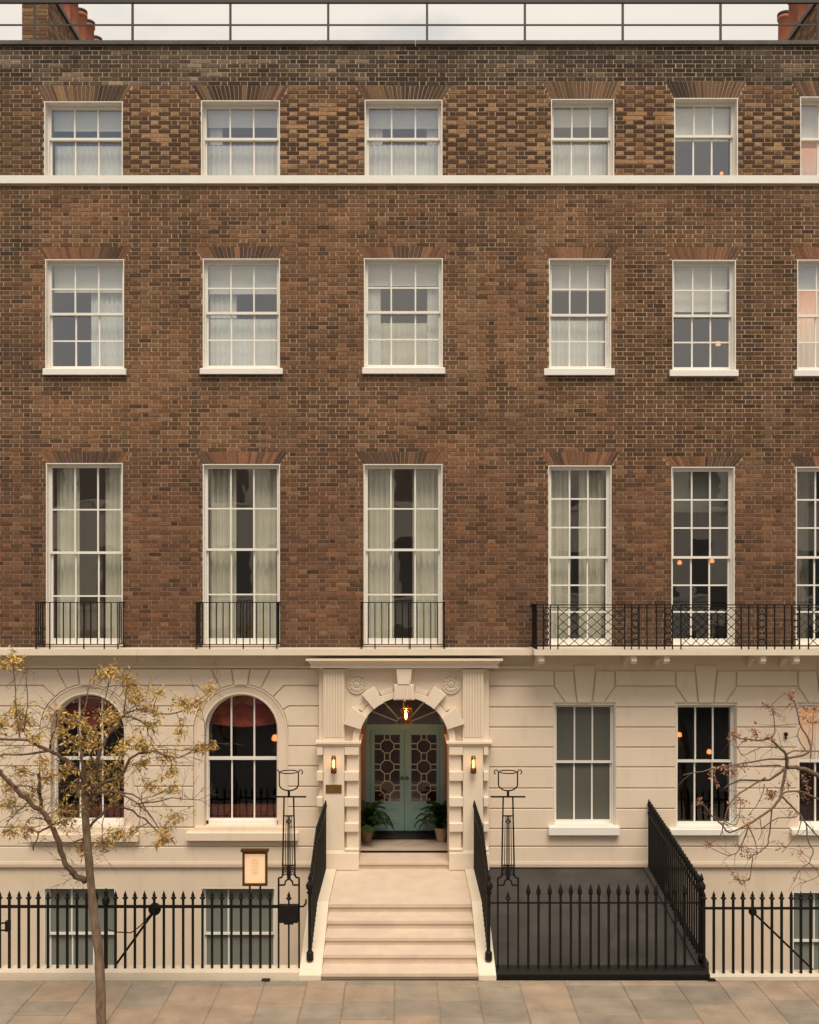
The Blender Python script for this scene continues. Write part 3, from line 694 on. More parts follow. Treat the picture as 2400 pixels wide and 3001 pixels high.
# right house: courses and flared heads
for g in GW:
    cx_ = (g[0]+g[1])/2
    block(HR, [(cx_-33,1948),(cx_-22,2062),(cx_+22,2062),(cx_+33,1948)], 'keystone', y=YS-.012)
    for sg in (-1, 1): block(HR, [(cx_+sg*89,1966),(cx_+sg*33,1966),(cx_+sg*22.5,2062),(cx_+sg*56,2062),(cx_+sg*89,2012)], 'arch_block')
XRp = XR*F/D0+VX
edges = [(1430, GW[0]), (GW[0], GW[1]), (GW[1], GW[2]), (GW[2], XRp)]
def redge(e, b, right):
    """x of the window at each course; right=True: the course lies right of window e"""
    if not isinstance(e, tuple): return [(e, JY_R[b]), (e, JY_R[b+1])]
    cx_ = (e[0]+e[1])/2; s_ = 1 if right else -1; X = e[1] if right else e[0]
    if b == 0: return [(cx_+s_*89, 1965), (cx_+s_*89, 2012)]
    if b == 1: return [(cx_+s_*89, 2012), (cx_+s_*56, 2062), (X, 2062), (X, 2073)]
    return [(X, JY_R[b]), (X, JY_R[b+1])]
XSp = 1562
for b in range(8):
    for l, r_ in edges:
        if b == 7 : break
        lp, rp = redge(l, b, True), redge(r_, b, False)
        block(HR, lp+rp[::-1])
for l, r_ in edges: block(HR, redge(l, 7, True)+redge(r_, 7, False)[::-1])
for (yt, yb_) in ((2430,2482), (2482,2530)): block(HR, [(1430,yt),(XRp,yt),(XRp,yb_),(1430,yb_)])

# arched windows: moulded architrave swept round, sash with curved head
def sweep(mb, c, prof, zb):   # prof: (radius m, y)
    X, Zc = wx(c[0], YS), wz(c[1], YS); n = 20; rows = []
    def ring(th, drop): return [(X+r*math.cos(th), y, (Zc+r*math.sin(th)) if drop is None else drop) for r, y in prof]
    rows.append(ring(0, zb))
    for k in range(n+1): rows.append(ring(math.pi*k/n, None))
    rows.append(ring(math.pi, zb)); k = len(prof)
    vs = [v for r_ in rows for v in r_]; mb.add(vs, [(i*k+j, i*k+j+1, (i+1)*k+j+1, (i+1)*k+j) for i in range(len(rows)-1) for j in range(k-1)])
for i, c in enumerate(ARC):
    s_ = (D0+YS)/F; X, Zc = wx(c[0], YS), wz(c[1], YS); zb = wz(2425, YS); Ro = 108*s_
    mb = MB(); sweep(mb, c, [(137*s_+.004, .0), (137*s_+.004, -.040), (133*s_, -.046), (131*s_, -.03), (114*s_, -.016), (111*s_, -.026), (Ro, -.022), (Ro, .26)], zb)
    win = mb.obj('window', M['stucco'], HL)
    # course joints carried across the straight part
    for jy in JY_L[3:8]:
        z = wz(jy, YS); jm = MB()
    r1, r2, y0, y1 = Ro-.002, Ro-.038, .16, .24
    fr = MB(); sweep(fr, c, [(r1, y1), (r1, y0), (r2, y0), (r2, y1)], zb); fr.box(X-r1, X+r1, y0, y1, zb-.012, zb+.06)
    fr.obj('frame', M['white'], win)
    zm = wz(2222, .2); us = MB(); hw = r2+.004; th = hw*2/3
    us.box(X-hw, X+hw, y0+.012, y0+.05, zm-.028, zm+.028)
    for k in (-1, 1):
        xx = X+k*th/2; zt = Zc+math.sqrt(hw*hw-(th/2)**2); us.box(xx-.014, xx+.014, y0+.016, y0+.046, zm+.028, zt)
    us.obj('sash', M['white'], win)
    ls = MB(); sash(ls, X-hw, X+hw, zb+.055, zm+.01, y0+.052, y0+.075, 3, 1, .012, .02, .035, .026); ls.obj('sash', M['white'], win)
    for k in (-1, 0, 1):
        a, b = X+k*th-th/2, X+k*th+th/2
        top = [(a+(b-a)*t/8, Zc+math.sqrt(max(0, hw*hw-(a+(b-a)*t/8-X)**2))) for t in range(9)]
        poly = [(a, zm), (b, zm)]+top[::-1]
        pm = MB(); t_ = prnd.uniform(-.002,.002); pm.add([(q[0], y0+.031+t_*(q[0]-a), q[1]) for q in poly], [tuple(range(len(poly)))]); pm.obj('pane', M['glass_low'], win)
        pane(win, (a, b, zb+.08, zm), y0+.064, M['glass_low'])
    sp = [(81,405,2448,2468),(545,873,2443,2465)][i]
    MB().box(wx(sp[0]+25,-.1), wx(sp[1]-25,-.1), -.085, .2, wz(sp[2],-.16)-.001, zb-.001).obj('sill_course', M['stucco'], win)
    MB().frus((wx(sp[0],-.17),wx(sp[1],-.17),-.17,YK,wz(sp[3],-.17)),(wx(sp[0],-.17),wx(sp[1],-.17),-.17,YK,wz(sp[2],-.17)-.002)).obj('sill', M['stucco'], win)
    room(HL, (X-hw, X+hw, zb, Zc+hw), .42, 3, 'roomdark', .6)
    nm = ('left', 'right')[i]+' arched window'
    # swagged red blind inside
    bm_ = MB(); vs = []; nx, nz = 24, 10; zt = Zc+.75; zl = wz(2128, .32)
    for jz in range(nz+1):
        for ix in range(nx+1):
            u = ix/nx*2-1; t = jz/nz; zz = zt*(1-t)+(zl+.10*u*u)*t
            vs.append((X+u*(hw+.12), +.285+.03*math.sin(u*9+t*2)*t+.02*math.sin(t*18), zz))
    bm_.add(vs, [(jz*(nx+1)+ix, jz*(nx+1)+ix+1, (jz+1)*(nx+1)+ix+1, (jz+1)*(nx+1)+ix) for jz in range(nz) for ix in range(nx)], True)
    t = thing('roman_blind', 'dark red swagged blind inside the '+nm, 'blind', (X, .34, zt), 'red swagged blinds')
    bm_.obj('cloth', M['redcloth'], t)
    hem = [(X+(k/16*2-1)*(hw+.12), .27, zl+.10*(k/16*2-1)**2) for k in range(17)]; MB().tube(hem, .016, 6).obj('hem', M['redseat'], t)
    t = thing('banquette', 'red upholstered bench back seen through the '+nm, 'bench', (X, .75, zb-.5), 'red benches behind the arched windows')
    MB().box(X-.95, X+.95, .70, .82, zb+.02, zb+.2).obj('top_roll', M['redseat'], t)
    for k in range(9): MB().box(X-.95+k*.212, X-.95+k*.212+.2, .71, .80, zb-.45, zb+.01).obj('padded_panel', M['redseat'], t)
lamp(wx(807,.9), .9, wz(2165,.9), 'small orange lamp seen at the edge of the right arched window', .10)

for i, g in enumerate(GW):
    r = rect(g, 0); sl = [(1608,1816,2425,2449),(1965,2172,2432,2449),(2322,2532,2432,2449)][i]
    w_, yb = sash_window(HR, r, YK+.002, .13, 3, 1, 1, zm=wz((2233,2231,2231)[i], .13), glass='frostdark' if i == 0 else 'glass_low', st=.03, bott=.06,
        sill=(wx(sl[0],-.17), wx(sl[1],-.17), wz(sl[3],-.17), wz(sl[2],-.17), .14))
    room(HR, r, .42, 3., 'roomdark'); nm = ('left', 'middle', 'rightmost')[i]+' square ground-floor window'
    if i == 1:
        for k, (a, b) in enumerate(((1990,2155),(2078,2205))): lamp(wx(a,1.), 1., wz(b,1.), ('upper left', 'lower')[k]+' orange lamp glowing in the '+nm, .075)
    if i == 2:
        cloth(r[0]+.05, r[1]-.05, wz(2228,.3), r[3]-.05, yb+.1, 6, .01, 'sheer_curtain', 'sheer', 'half curtain lit orange in the '+nm, 'curtain', 'sheer window curtains')
        lamp(r[0]+.42, yb+.75, wz(2150,.5), 'glowing lamp behind the '+nm, .12, 36)
for i, g in enumerate(BW):
    H = HL if i < 2 else HR; r = rect(g, 0)
    w_, yb = sash_window(H, r, -.018, .13, 3, 1, 1, zm=wz((2737,2737,2758)[i], .13), glass='frost', st=.03, bott=.07,
        sill=(r[0]-.08, r[1]+.08, r[2]-.1, r[2], .1))
    room(H, r, .42, 2., 'roomdark', below=.2)

# cornice above the ground floor (left) and balcony slab (right)
zc1, zc0 = wz(1903,-.45), wz(1921,-.45)
MB().box(XL, wx(1562,-.45), -.45, .011, zc0, zc1).box(XL, wx(1562), YS+.004, .011, wz(1956), zc0-.001).obj('cornice', M['cornice'], HL)
MB().frus((XL,wx(1562,-.1),-.10,YS+.002,wz(1958,-.1)),(XL,wx(1562,-.1),-.13,YS+.002,wz(1953,-.1))).obj('cornice_moulding', M['cornice'], HL)
zb1, zb0 = wz(1905,-.75), wz(1921,-.75)
MB().box(wx(1563,-.75)+.01, XR, -.75, .011, zb0, zb1).obj('balcony_slab', M['cornice'], HR)
MB().box(XS, XR, YS+.012, .011, wz(1962), zb0-.001).obj('frieze', M['stucco'], HR)
bk = MB(); 
bk.prism([(-.04,0),(.04,0),(.04,-.05),(-.04,-.05)], 0, .01)
for px in (1586, 1857, 1953, 2236, 2334, 2600):
    X = wx(px,-.68); z = zb0-.002; m = MB()
    pr = [(-.70,0),(-.70,-.10),(-.66,-.15),(-.60,-.15),(-.56,-.10),(-.40,-.08),(-.16,-.13),(-.045,-.26),(-.045,0)]
    vs = [(X-.045, y, z+h) for y, h in pr]+[(X+.045, y, z+h) for y, h in pr]; n = len(pr)
    m.add(vs, [tuple(range(n))[::-1], tuple(range(n, 2*n))]+[(i, (i+1) % n, n+(i+1) % n, n+i) for i in range(n)]); m.obj('bracket', M['cornice'], HR)

# ---------------------------------------------------------------- portico (a part of the left house)
YP = -.25
pc = (1184, 2176); pr_ = 131; s_ = (D0+YP)/F
port = MB()
X0, X1, XA, XB = wx(935,YP), wx(1433,YP), wx(1053,YP), wx(1315,YP); XM = (XA+XB)/2; ZS = wz(2176,YP); RA = (XB-XA)/2; ZPT = wz(1958,YP); ZL = .0
def arcw(r, a0, a1, n): return [(XM+r*math.cos(R(a0+(a1-a0)*k/n)), ZS+r*math.sin(R(a0+(a1-a0)*k/n))) for k in range(n+1)]
port.prism([(X0,ZS),(X0,ZPT),(XM,ZPT)]+arcw(RA,90,180,14), YP+.07, .5)
port.prism([(X1,ZS),(X1,ZPT),(XM,ZPT)]+arcw(RA,90,0,14), YP+.07, .5)
port.box(X0, XA, YP+.07, .5, .62, ZS-.0005).box(XB, X1, YP+.07, .5, .62, ZS-.0005)
PO = port.obj('portico', M['portico'], HL)
def sub(mb, name, m='portico'): return mb.obj(name, M[m], PO)
for (a, b) in ((949,1011), (1355,1416)):
    x0, x1 = wx(a,YP), wx(b,YP); z0, z1 = wz(2172,YP), wz(1961,YP)
    m = MB().box(x0, x1, YP-.035, YP+.07, z0, z1)
    m.box(x0-.012, x1+.012, YP-.048, YP-.034, z1-.045, z1-.03).box(x0-.022, x1+.022, YP-.062, YP+.07, z1-.028, z1).box(x0-.006,x1+.006,YP-.045,YP-.034,z0,z0+.055)
    sub(m, 'pilaster')
    nfl = 7; wd = (x1-x0-.03)/nfl
    fl = MB()
    for k in range(nfl): xx = x0+.015+k*wd; fl.box(xx+wd*.25, xx+wd*.75, YP-.058, YP-.034, z0+.075, z1-.08)
    sub(fl, 'fluting')
# entablature
e0, e1 = wx(897,-.5), wx(1473,-.5); l0, l1 = wx(911,-.4), wx(1459,-.4)
m = MB().box(l0, l1, -.40, YP+.07, wz(1958.5,-.4), wz(1948,-.4)).frus((l0,l1,-.40,YP+.07,wz(1948,-.4)),(e0+.02,e1-.02,-.485,YP+.07,wz(1937,-.49))).box(e0, e1, -.50, YP+.07, wz(1937,-.49), wz(1932,-.5))
sub(m, 'entablature')
sub(MB().box(wx(1005,YP)-.05, wx(1360,YP)+.05, YP+.02, YP+.07, wz(1966,YP), wz(1959,YP)-.004), 'frieze_band')
# impost mouldings
for a, b in ((925,1059), (1307,1443)):
    x0, x1 = wx(a,-.36), wx(b,-.36)
    m = MB().box(x0, x1, -.36, .5, wz(2181,-.36), wz(2175.5,-.36)).frus((x0+.03,x1-.03,-.31,.5,wz(2189,-.33)),(x0+.012,x1-.012,-.345,.5,wz(2181,-.36)-.001))
    sub(m, 'impost')
# rusticated blocks up the piers; arch blocks
QB = [(2189,2213),(2262,2289),(2337,2364),(2413,2438),(2488,2494)]
QN = [(2213,2262),(2289,2337),(2364,2413),(2438,2488)]
for (o0, o1, c0, c1, i0, i1) in ((929,948,949,1010,1017,1053), (1431,1415,1414,1356,1350,1315)):
    a, b = sorted((wx(c0,-.30), wx(c1,-.30))); sub(MB().box(a, b, -.30, YP+.07, .62, wz(2189,-.30)), 'pier_shaft')
    for yt, yb_ in QB:
        for (p, q, nm) in ((o0, o1, 'o'), (c1, i1, 'i')):
            a, b = sorted((wx(p,-.30), wx(q,-.30))); a += .004; b -= .004
            if nm == 'i': a, b = (a, XA+.002) if p < 1184 else (XB-.002, b)
            sub(MB().prism([(a,wz(yb_,-.30)),(b,wz(yb_,-.30)),(b,wz(yt,-.30)),(a,wz(yt,-.30))], -.325, YP+.068, False, .006), 'quoin_block')
    for yt, yb_ in QN:
        a, b = sorted((wx(i0,-.27), wx(i1,-.27)))
        a, b = (a, XA+.001) if i0 < 1184 else (XB-.001, b)
        sub(MB().box(a, b, -.262, YP+.068, wz(yb_,-.27), wz(yt,-.27)), 'pier_panel')
    a, b = sorted((wx(o0,-.31), wx(i1,-.31)))
    a, b = (a-.01, XA+.004) if i0 < 1184 else (XB-.004, b+.01)
    sub(MB().box(a, b, -.325, YP+.02, .60, wz(2503,-.32)).frus((a,b,-.325,YP+.02,wz(2503,-.32)),(a+.015,b-.015,-.305,YP+.02,wz(2494,-.31))), 'pier_base')
def wedge(a0, a1, r0, r1, y, name, n=5, bev=.006, grow=0):
    o = arcw(r1, a0-grow, a1+grow, n); i = arcw(r0, a0, a1, n)[::-1]; sub(MB().prism(o+i, y, YP+.068, False, bev), name)
rw = lambda px: px*s_
for sg in (0, 1):
    f = (lambda a: a) if sg == 0 else (lambda a: 180-a)
    def w2(a0, a1, *k, **kw): p, q = sorted((f(a0), f(a1))); wedge(p, q, *k, **kw)
    w2(0.5, 17.5, RA-.001, rw(150), -.275, 'archivolt'); w2(17.5, 35, RA-.002, rw(183), -.345, 'arch_block')
    w2(35, 49, RA-.001, rw(150), -.275, 'archivolt'); w2(49, 63, RA-.002, rw(186), -.345, 'arch_block')
    w2(63, 79, RA-.001, rw(150), -.275, 'archivolt')
    w2(36.5, 48, rw(151), rw(164), -.235, 'arch_fillet'); w2(64.5, 78.5, rw(151), rw(164), -.235, 'arch_fillet')
kx = XM; sub(MB().prism([(kx-rw(22),ZPT-.002),(kx-rw(17),wz(2004,YP)),(kx+rw(17),wz(2004,YP)),(kx+rw(22),ZPT-.002)], -.385, YP+.068, False, .006), 'keystone')
sub(MB().prism([(kx-rw(27),wz(2004,YP)-.002),(kx-rw(28.5),ZS+rw(126)),(kx+rw(28.5),ZS+rw(126)),(kx+rw(27),wz(2004,YP)-.002)], -.365, YP+.068, False, .006), 'keystone')
kf = MB()
for k in range(5): xx = kx+rw(-20+k*10); kf.box(xx-rw(3), xx+rw(3), -.385, -.364, ZS+rw(130), wz(2008,YP))
sub(kf, 'fluting')
for px in (1046, 1321):
    X, Z = wx(px,YP), wz(2007,YP); m = MB().disc_y([(.168,.03),(.168,-.012),(.158,-.026),(.148,-.026),(.140,-.010),(.06,-.008),(.05,-.022),(.035,-.030),(.0,-.036)], 28, (X,YP+.06,Z))
    sub(m, 'rosette'); pm = MB()
    for k in range(10):
        a = k*.6283; cxp, czp = X+.098*math.cos(a), Z+.098*math.sin(a); vs = []; fs = []
        for t in range(6):
            for u in range(8):
                rr = .042*math.sin(math.pi*(t+.5)/6); an = u*.785; vs.append((cxp+rr*math.cos(an), YP+.056-.026*math.cos(math.pi*t/10), czp+rr*math.sin(an)*.9))
        for t in range(5):
            for u in range(8): fs.append((t*8+u, t*8+(u+1) % 8, (t+1)*8+(u+1) % 8, (t+1)*8+u))
        pm.add(vs, fs, True)
    sub(pm, 'petals')

# ---------------------------------------------------------------- porch, doors
YD = 1.5
ZF = wz(2495, .6); ZF = .74
pl = MB(); pl.prism([(X0,ZS),(X0,ZS+RA+.3),(XM,ZS+RA+.3)]+arcw(RA+.01,90,180,14), .502, YD+.12)
pl.prism([(X1,ZS),(X1,ZS+RA+.3),(XM,ZS+RA+.3)]+arcw(RA+.01,90,0,14), .502, YD+.12)
pl.box(X0, XA-.01, .502, YD+.12, .62, ZS-.001).box(XB+.01, X1, .502, YD+.12, .62, ZS-.001); pl.obj('porch_wall', M['pink'], HL)
MB().box(XA-.05, XB+.05, .36, YD+.4, .45, ZF).obj('porch_floor', M['floor'], HL); MB().box(XA+.004, XB-.004, .345, .359, .5, ZF+.002).obj('floor_edge_shade', M['iron'], HL)  # black strip drawn in for the shadow line under the floor nosing
def dx(px): return wx(px, YD)
def dz(py): return wz(py, YD)
fx0, fx1 = dx(1074), dx(1300)
zt1, zt0 = dz(2123), dz(2140); zth = dz(2437)
fr = MB().box(fx0, dx(1086), YD, YD+.1, ZF, zt0).box(dx(1288), fx1, YD, YD+.1, ZF, zt0).box(fx0, fx1, YD-.02, YD+.1, zt0, zt1)
fr.prism([(fx0,zt1),(XM-RA-.02,zt1),(XM-RA-.02,ZS+RA+.02),(XM,ZS+RA+.02)]+[(XM+.69*math.cos(R(a)), ZS+.69*math.sin(R(a))) for a in range(90, 181, 9) if ZS+.69*math.sin(R(a)) > zt1], YD, YD+.08)
fr.prism([(fx1,zt1),(XM+RA+.02,zt1),(XM+RA+.02,ZS+RA+.02),(XM,ZS+RA+.02)]+[(XM+.69*math.cos(R(a)), ZS+.69*math.sin(R(a))) for a in range(90, -1, -9) if ZS+.69*math.sin(R(a)) > zt1], YD, YD+.08)
DF = fr.obj('door_frame', M['teal'], HL); MB().box(dx(1086)+.001, dx(1288)-.001, YD-.015, YD+.1, ZF, zth).obj('threshold', M['mat'], DF)
MB().box(XA-.02, fx0-.001, YD+.005, YD+.11, ZF, ZS+.3).obj('porch_end_wall', M['pink'], HL); MB().box(fx1+.001, XB+.02, YD+.005, YD+.11, ZF, ZS+.3).obj('porch_end_wall', M['pink'], HL)
MB().box(fx0+.01, fx1-.01, YD-.40, YD-.02, ZF, ZF+.012).obj('doormat', M['mat'], HL)
MB().quad((fx0,YD+.05,zt1),(fx1,YD+.05,zt1),(fx1,YD+.05,ZS+.75),(fx0,YD+.05,ZS+.75)).obj('fanlight', M['glass'], DF)
fb = MB()
for k in range(9): fb.box(fx0+.1+k*.145-.006, fx0+.1+k*.145+.006, YD+.09, YD+.10, zt1, zt1+.34)
fb.obj('glazing_bars', M['wood'], DF)
fb = MB()
for a in (22, 48, 90, 132, 158): fb.bar((XM+.12*math.cos(R(a)), YD+.035, zt1+.12*math.sin(R(a))), (XM+.72*math.cos(R(a)), YD+.035, zt1+.72*math.sin(R(a))), .018)
for k in range(12): fb.bar((XM+.13*math.cos(k*math.pi/12), YD+.035, zt1+.13*math.sin(k*math.pi/12)), (XM+.13*math.cos((k+1)*math.pi/12), YD+.035, zt1+.13*math.sin((k+1)*math.pi/12)), .018)
fb.obj('fan_tracery', M['lattice'], DF)
room(HL, (XA, XB, ZF, ZS+.8), YD+.12, 1.6, 'hall', .3, below=0)
for sd_ in (0, 1):
    a, b = (1087, 1186.5) if sd_ == 0 else (1187.5, 1287); ga, gb = (1099, 1173) if sd_ == 0 else (1204, 1278)
    x0, x1, z0, z1 = dx(a), dx(b), zth+.003, zt0-.003; gx0, gx1, gz0, gz1 = dx(ga), dx(gb), dz(2351), dz(2155)
    y0, y1 = YD+.03, YD+.075
    m = MB().box(x0, gx0, y0, y1, z0, z1).box(gx1, x1, y0, y1, z0, z1).box(gx0, gx1, y0, y1, gz1, z1).box(gx0, gx1, y0+.004, y1, z0, gz0)
    d = m.obj('door', M['teal'], HL)
    pz0, pz1 = dz(2414), dz(2371); f_ = MB()
    for q in ((gx0,gx1,pz0,pz0+.02),(gx0,gx1,pz1-.02,pz1),(gx0,gx0+.02,pz0+.02,pz1-.02),(gx1-.02,gx1,pz0+.02,pz1-.02)): f_.box(q[0],q[1],y0-.010,y0+.003,q[2],q[3])
    f_.box(gx0+.05, gx1-.05, y0-.006, y0+.003, pz0+.05, pz1-.05); f_.obj('panel', M['teal'], d)
    MB().quad((gx0,y0+.03,gz0),(gx1,y0+.03,gz0),(gx1,y0+.03,gz1),(gx0,y0+.03,gz1)).obj('pane', M['glass_low'], d)
    lt = MB(); cxm = (gx0+gx1)/2; W = .016; ya = y0+.012; k_ = (D0+YD)/F
    def lb(x_0, z_0, x_1, z_1): lt.bar((x_0,ya,z_0),(x_1,ya,z_1), W, .02)
    for py in (2189, 2250, 2311):
        zc = dz(py); Rr = 19.5*k_; h = Rr*.414
        oc = [(h,Rr),(Rr,h),(Rr,-h),(h,-Rr),(-h,-Rr),(-Rr,-h),(-Rr,h),(-h,Rr)]
        for k in range(8):
            if k in (0,2,4,6): pass
            lb(cxm+oc[k][0], zc+oc[k][1], cxm+oc[(k+1) % 8][0], zc+oc[(k+1) % 8][1])
        for s2 in (-1, 1):
            lb(cxm+Rr, zc+s2*h, gx1, zc+s2*h); lb(cxm-Rr, zc+s2*h, gx0, zc+s2*h)
            lb(cxm+s2*h, zc+Rr, cxm+s2*h, min(gz1, zc+(61*k_-Rr) if py > 2189 else gz1)); 
            if py == 2311: lb(cxm+s2*h, zc-Rr, cxm+s2*h, gz0)
    lt.obj('lattice', M['lattice'], d)
    hx = dx(1180 if sd_ == 0 else 1194); hz = dz(2282)
    MB().disc_y([(.035,0),(.035,-.01),(.02,-.014),(.012,-.03),(.026,-.045),(.022,-.06),(0,-.064)], 14, (hx,y0,hz)).obj('knob', M['brass'], d)
# oval monogram in the porch floor
mg = MB(); zc_ = ZF+.0015; yc_ = .86
def flat_ring(a, b, w_, n=40):
    vs = []; 
    for k in range(n):
        t = k*2*math.pi/n; vs += [(XM+(a)*math.cos(t), yc_+b*math.sin(t), zc_), (XM+(a-w_)*math.cos(t), yc_+(b-w_)*math.sin(t), zc_)]
    mg.add(vs, [(2*k, (2*k+2) % (2*n), (2*k+3) % (2*n), 2*k+1) for k in range(n)])
flat_ring(.27,.20,.02)
for q in ([(-.30,.12),(-.12,.12),(-.12,.09),(-.30,.09)], [(.12,-.12),(.34,-.12),(.34,-.09),(.12,-.09)], [(.09,.12),(.13,.12),(-.09,-.12),(-.13,-.12)]):
    mg.add([(XM+a, yc_+b, zc_+.0015) for a, b in q], [(0,1,2,3)])
mg.obj('floor_monogram', mat('inlay_stone', (.40,.30,.22), None, .6), HL)

# ---------------------------------------------------------------- entrance steps
ST = thing('front_steps', 'pale stone front steps with wide landing rising to the teal doors', 'steps', (0, -2.2, 0))
sx0, sx1 = -1.125, 1.03
zl = wz(2549, YP)
YL = 2649; dl = (CZ-zl)*F/(YL-VY)-D0
nos = [(2649,2674),(2698,2722.5),(2747.5,2771),(2797,2825),(2852,2870)]
zcur, ycur = zl, dl; STEPS = [(zl, dl)]
MB().frus((sx0,sx1,dl,YP-.08,.0),(sx0,sx1,dl,YP-.08,zl-.05)).box(sx0-.0, sx1, dl-.03, .58, zl-.049, zl).obj('landing', M['step'], ST)
for (yn, yb_), nx_ in zip(nos, nos[1:]+[None]):
    zn = wz(yb_, ycur)
    if nx_ is None: break
    yn2 = (CZ-zn)*F/(nx_[0]-VY)-D0
    MB().box(sx0, sx1, yn2, ycur-.001, 0, zn-.045).box(sx0, sx1, yn2-.028, ycur-.001, zn-.044, zn).obj('step', M['step'], ST)
    STEPS.append((zn, yn2)); zcur, ycur = zn, yn2
# upper step below the porch floor
MB().box(XA+.002, XB-.002, YP+.02, .344, zl+.002, wz(2529, YP)-.035).box(XA+.002, XB-.002, YP-.012, .344, wz(2529,YP)-.034, wz(2529,YP)+.001).obj('upper_step', M['step'], ST)
def cheek_z(y):
    y0, y1 = STEPS[-1][1], STEPS[0][1]
    if y >= y1: return zl+.035
    t = max(0, (y-y0)/(y1-y0)); return (STEPS[-1][0]-.03)*(1-t)+(zl+.035)*t
for xa, xb in ((-1.435, sx0-.003), (sx1+.003, 1.275)):
    ys = [ycur-.03, ycur, dl, YP-.085]; prof = [(y, cheek_z(y)) for y in ys]
    vs = [(xa, y, z) for y, z in prof]+[(xa, ys[-1], -.06), (xa, ys[0], -.06)]; n = len(vs); vs += [(xb, v[1], v[2]) for v in vs]
    MB().add
    m = MB(); m.add(vs, [tuple(range(n)), tuple(range(2*n-1, n-1, -1))]+[(n+i, n+(i+1) % n, (i+1) % n, i) for i in range(n)]); m.obj('cheek_wall', M['cheek'], ST)
MB().box(-1.43, 1.27, -.9, -.3, -2.2, .1).obj('vault_wall', M['stucco_low'], ST)

# ---------------------------------------------------------------- railings
def finial(w_=.042, h=.13, n=8): return [(.010,0),(w_*.55,.006),(w_,.026),(w_*.95,.034),(w_*.40,.046),(w_*.62,.060),(w_*.30,h*.75),(.002,h)]
def spear(w_=.034, h=.17): return [(.010,0),(w_*.7,.012),(w_,.05),(w_*.75,.09),(w_*.3,.14),(.002,h)]
def meshes(prof, bw, bl):
    b = MB().box(-bw/2, bw/2, -bw/2, bw/2, 0, bl).mesh('railing_bar', M['iron']); f = MB().lathe(prof, 8).mesh('finial', M['iron']); return b, f
def bars(T, pos, bm_, fm, fz, tilt=0):
    for p in pos:
        b = inst('railing_bar', bm_, T, p); inst('finial', fm, b, (p[0], p[1], p[2]+fz))
YR = -3.2
zb_l = .073; ztip = wz(2611, YR)
L_ = ztip-.13-zb_l
bmL, fmL = meshes(finial(), .031, L_)
T = thing('iron_railing', 'black iron railing with arrow finials on white plinth left of the steps', 'railing', (-4.5, YR, 0), 'black area railings')
bx = [wx(27.5+28.33*i, YR) for i in range(-13, 28)]
thick = wx(27.5+28.33*10, YR)
bars(T, [(x, YR, zb_l) for x in bx if abs(x-thick) > .03], bmL, fmL, L_)
m = MB().box(thick-.022, thick+.022, YR-.022, YR+.022, zb_l, zb_l+L_-.08).lathe([(.02,0),(.05,.03),(.058,.09),(.03,.13),(.02,.15),(.035,.17),(.004,.25)], 10, (thick,YR,zb_l+L_-.08)); m.obj('newel_post', M['iron'], T)
zr = wz(2658, YR); MB().box(bx[0]-.1, wx(878,YR), YR-.012, YR+.012, zr-.02, zr+.02).obj('rail', M['iron'], T)
MB().tube([(wx(878,YR),YR,zr),(wx(890,YR),YR,zr),(wx(897,YR),YR,zr+.04),(wx(898,YR),YR,zr+.1)], .014, 6).obj('rail_end', M['iron'], T)
MB().box(XL-3, -1.44, YR-.16, YR+.12, -.06, zb_l).obj('plinth', M['cheek'], T)
m = MB().box(wx(0,YR)-.3, wx(20,YR), YR-.03, YR-.012, wz(2707,YR), wz(2703,YR)).box(wx(0,YR)-.3, wx(20,YR), YR-.03, YR-.012, wz(2728,YR), wz(2724,YR)).box(wx(18,YR), wx(31,YR), YR-.045, YR+.02, wz(2729,YR), wz(2699,YR)); m.obj('gate_latch', M['iron'], T)
sx = wx(452, YR); sz = wz(2668, YR)
m = MB().disc_y([(.088,.02),(.088,-.01),(.06,-.025),(0,-.03)], 20, (sx,YR+.03,sz)); m.obj('stay_boss', M['iron'], T)
MB().tube([(sx,YR+.05,sz-.02),(wx(335,-2.6),-2.6,wz(2836,-2.6)),(wx(322,-2.4),-2.4,wz(2856,-2.4))], .017, 6).obj('stay', M['iron'], T)
MB().tube([(wx(315,-2.6),-2.6,wz(2725,-2.6)),(wx(345,-2.8),-2.8,wz(2733,-2.8)),(wx(385,-2.9),-2.9,wz(2735,-2.9)),(wx(412,-3.),-3.,wz(2715,-3.)),(sx-.02,YR+.05,sz-.03)], .009, 5).obj('scroll_stay', M['iron'], T)

# right railing
T = thing('iron_railing', 'black iron railing with arrow finials and diagonal stay at the far right', 'railing', (6.5, YR, 0), 'black area railings')
zb_r = -.0; L2 = wz(2612,YR)-.13-zb_r
bmR, fmR = meshes(finial(), .031, L2)
bars(T, [(wx(2063+28.4*i, YR), YR, zb_r) for i in range(0, 26)], bmR, fmR, L2)
zr2 = wz(2663,YR); MB().box(wx(2055,YR), wx(2800,YR), YR-.012, YR+.012, zr2-.016, zr2+.016).obj('rail', M['iron'], T)
MB().tube([(wx(2058,YR),YR,zr2),(wx(2050,YR),YR,zr2+.02),(wx(2045,YR),YR,zr2+.06)], .013, 6).obj('rail_end', M['iron'], T)
MB().box(wx(2067,YR), 12, YR-.13, YR+.12, -.06, zb_r+.002).obj('plinth', M['cheek'], T)
sx = wx(2208,YR); sz = wz(2676,YR); MB().disc_y([(.055,.02),(.055,-.01),(.03,-.03),(0,-.034)], 14, (sx,YR+.03,sz)).obj('stay_boss', M['iron'], T)
MB().tube([(sx,YR+.05,sz),(wx(2400,-2.4),-2.4,wz(2861,-2.4))], .016, 6).obj('stay', M['iron'], T)

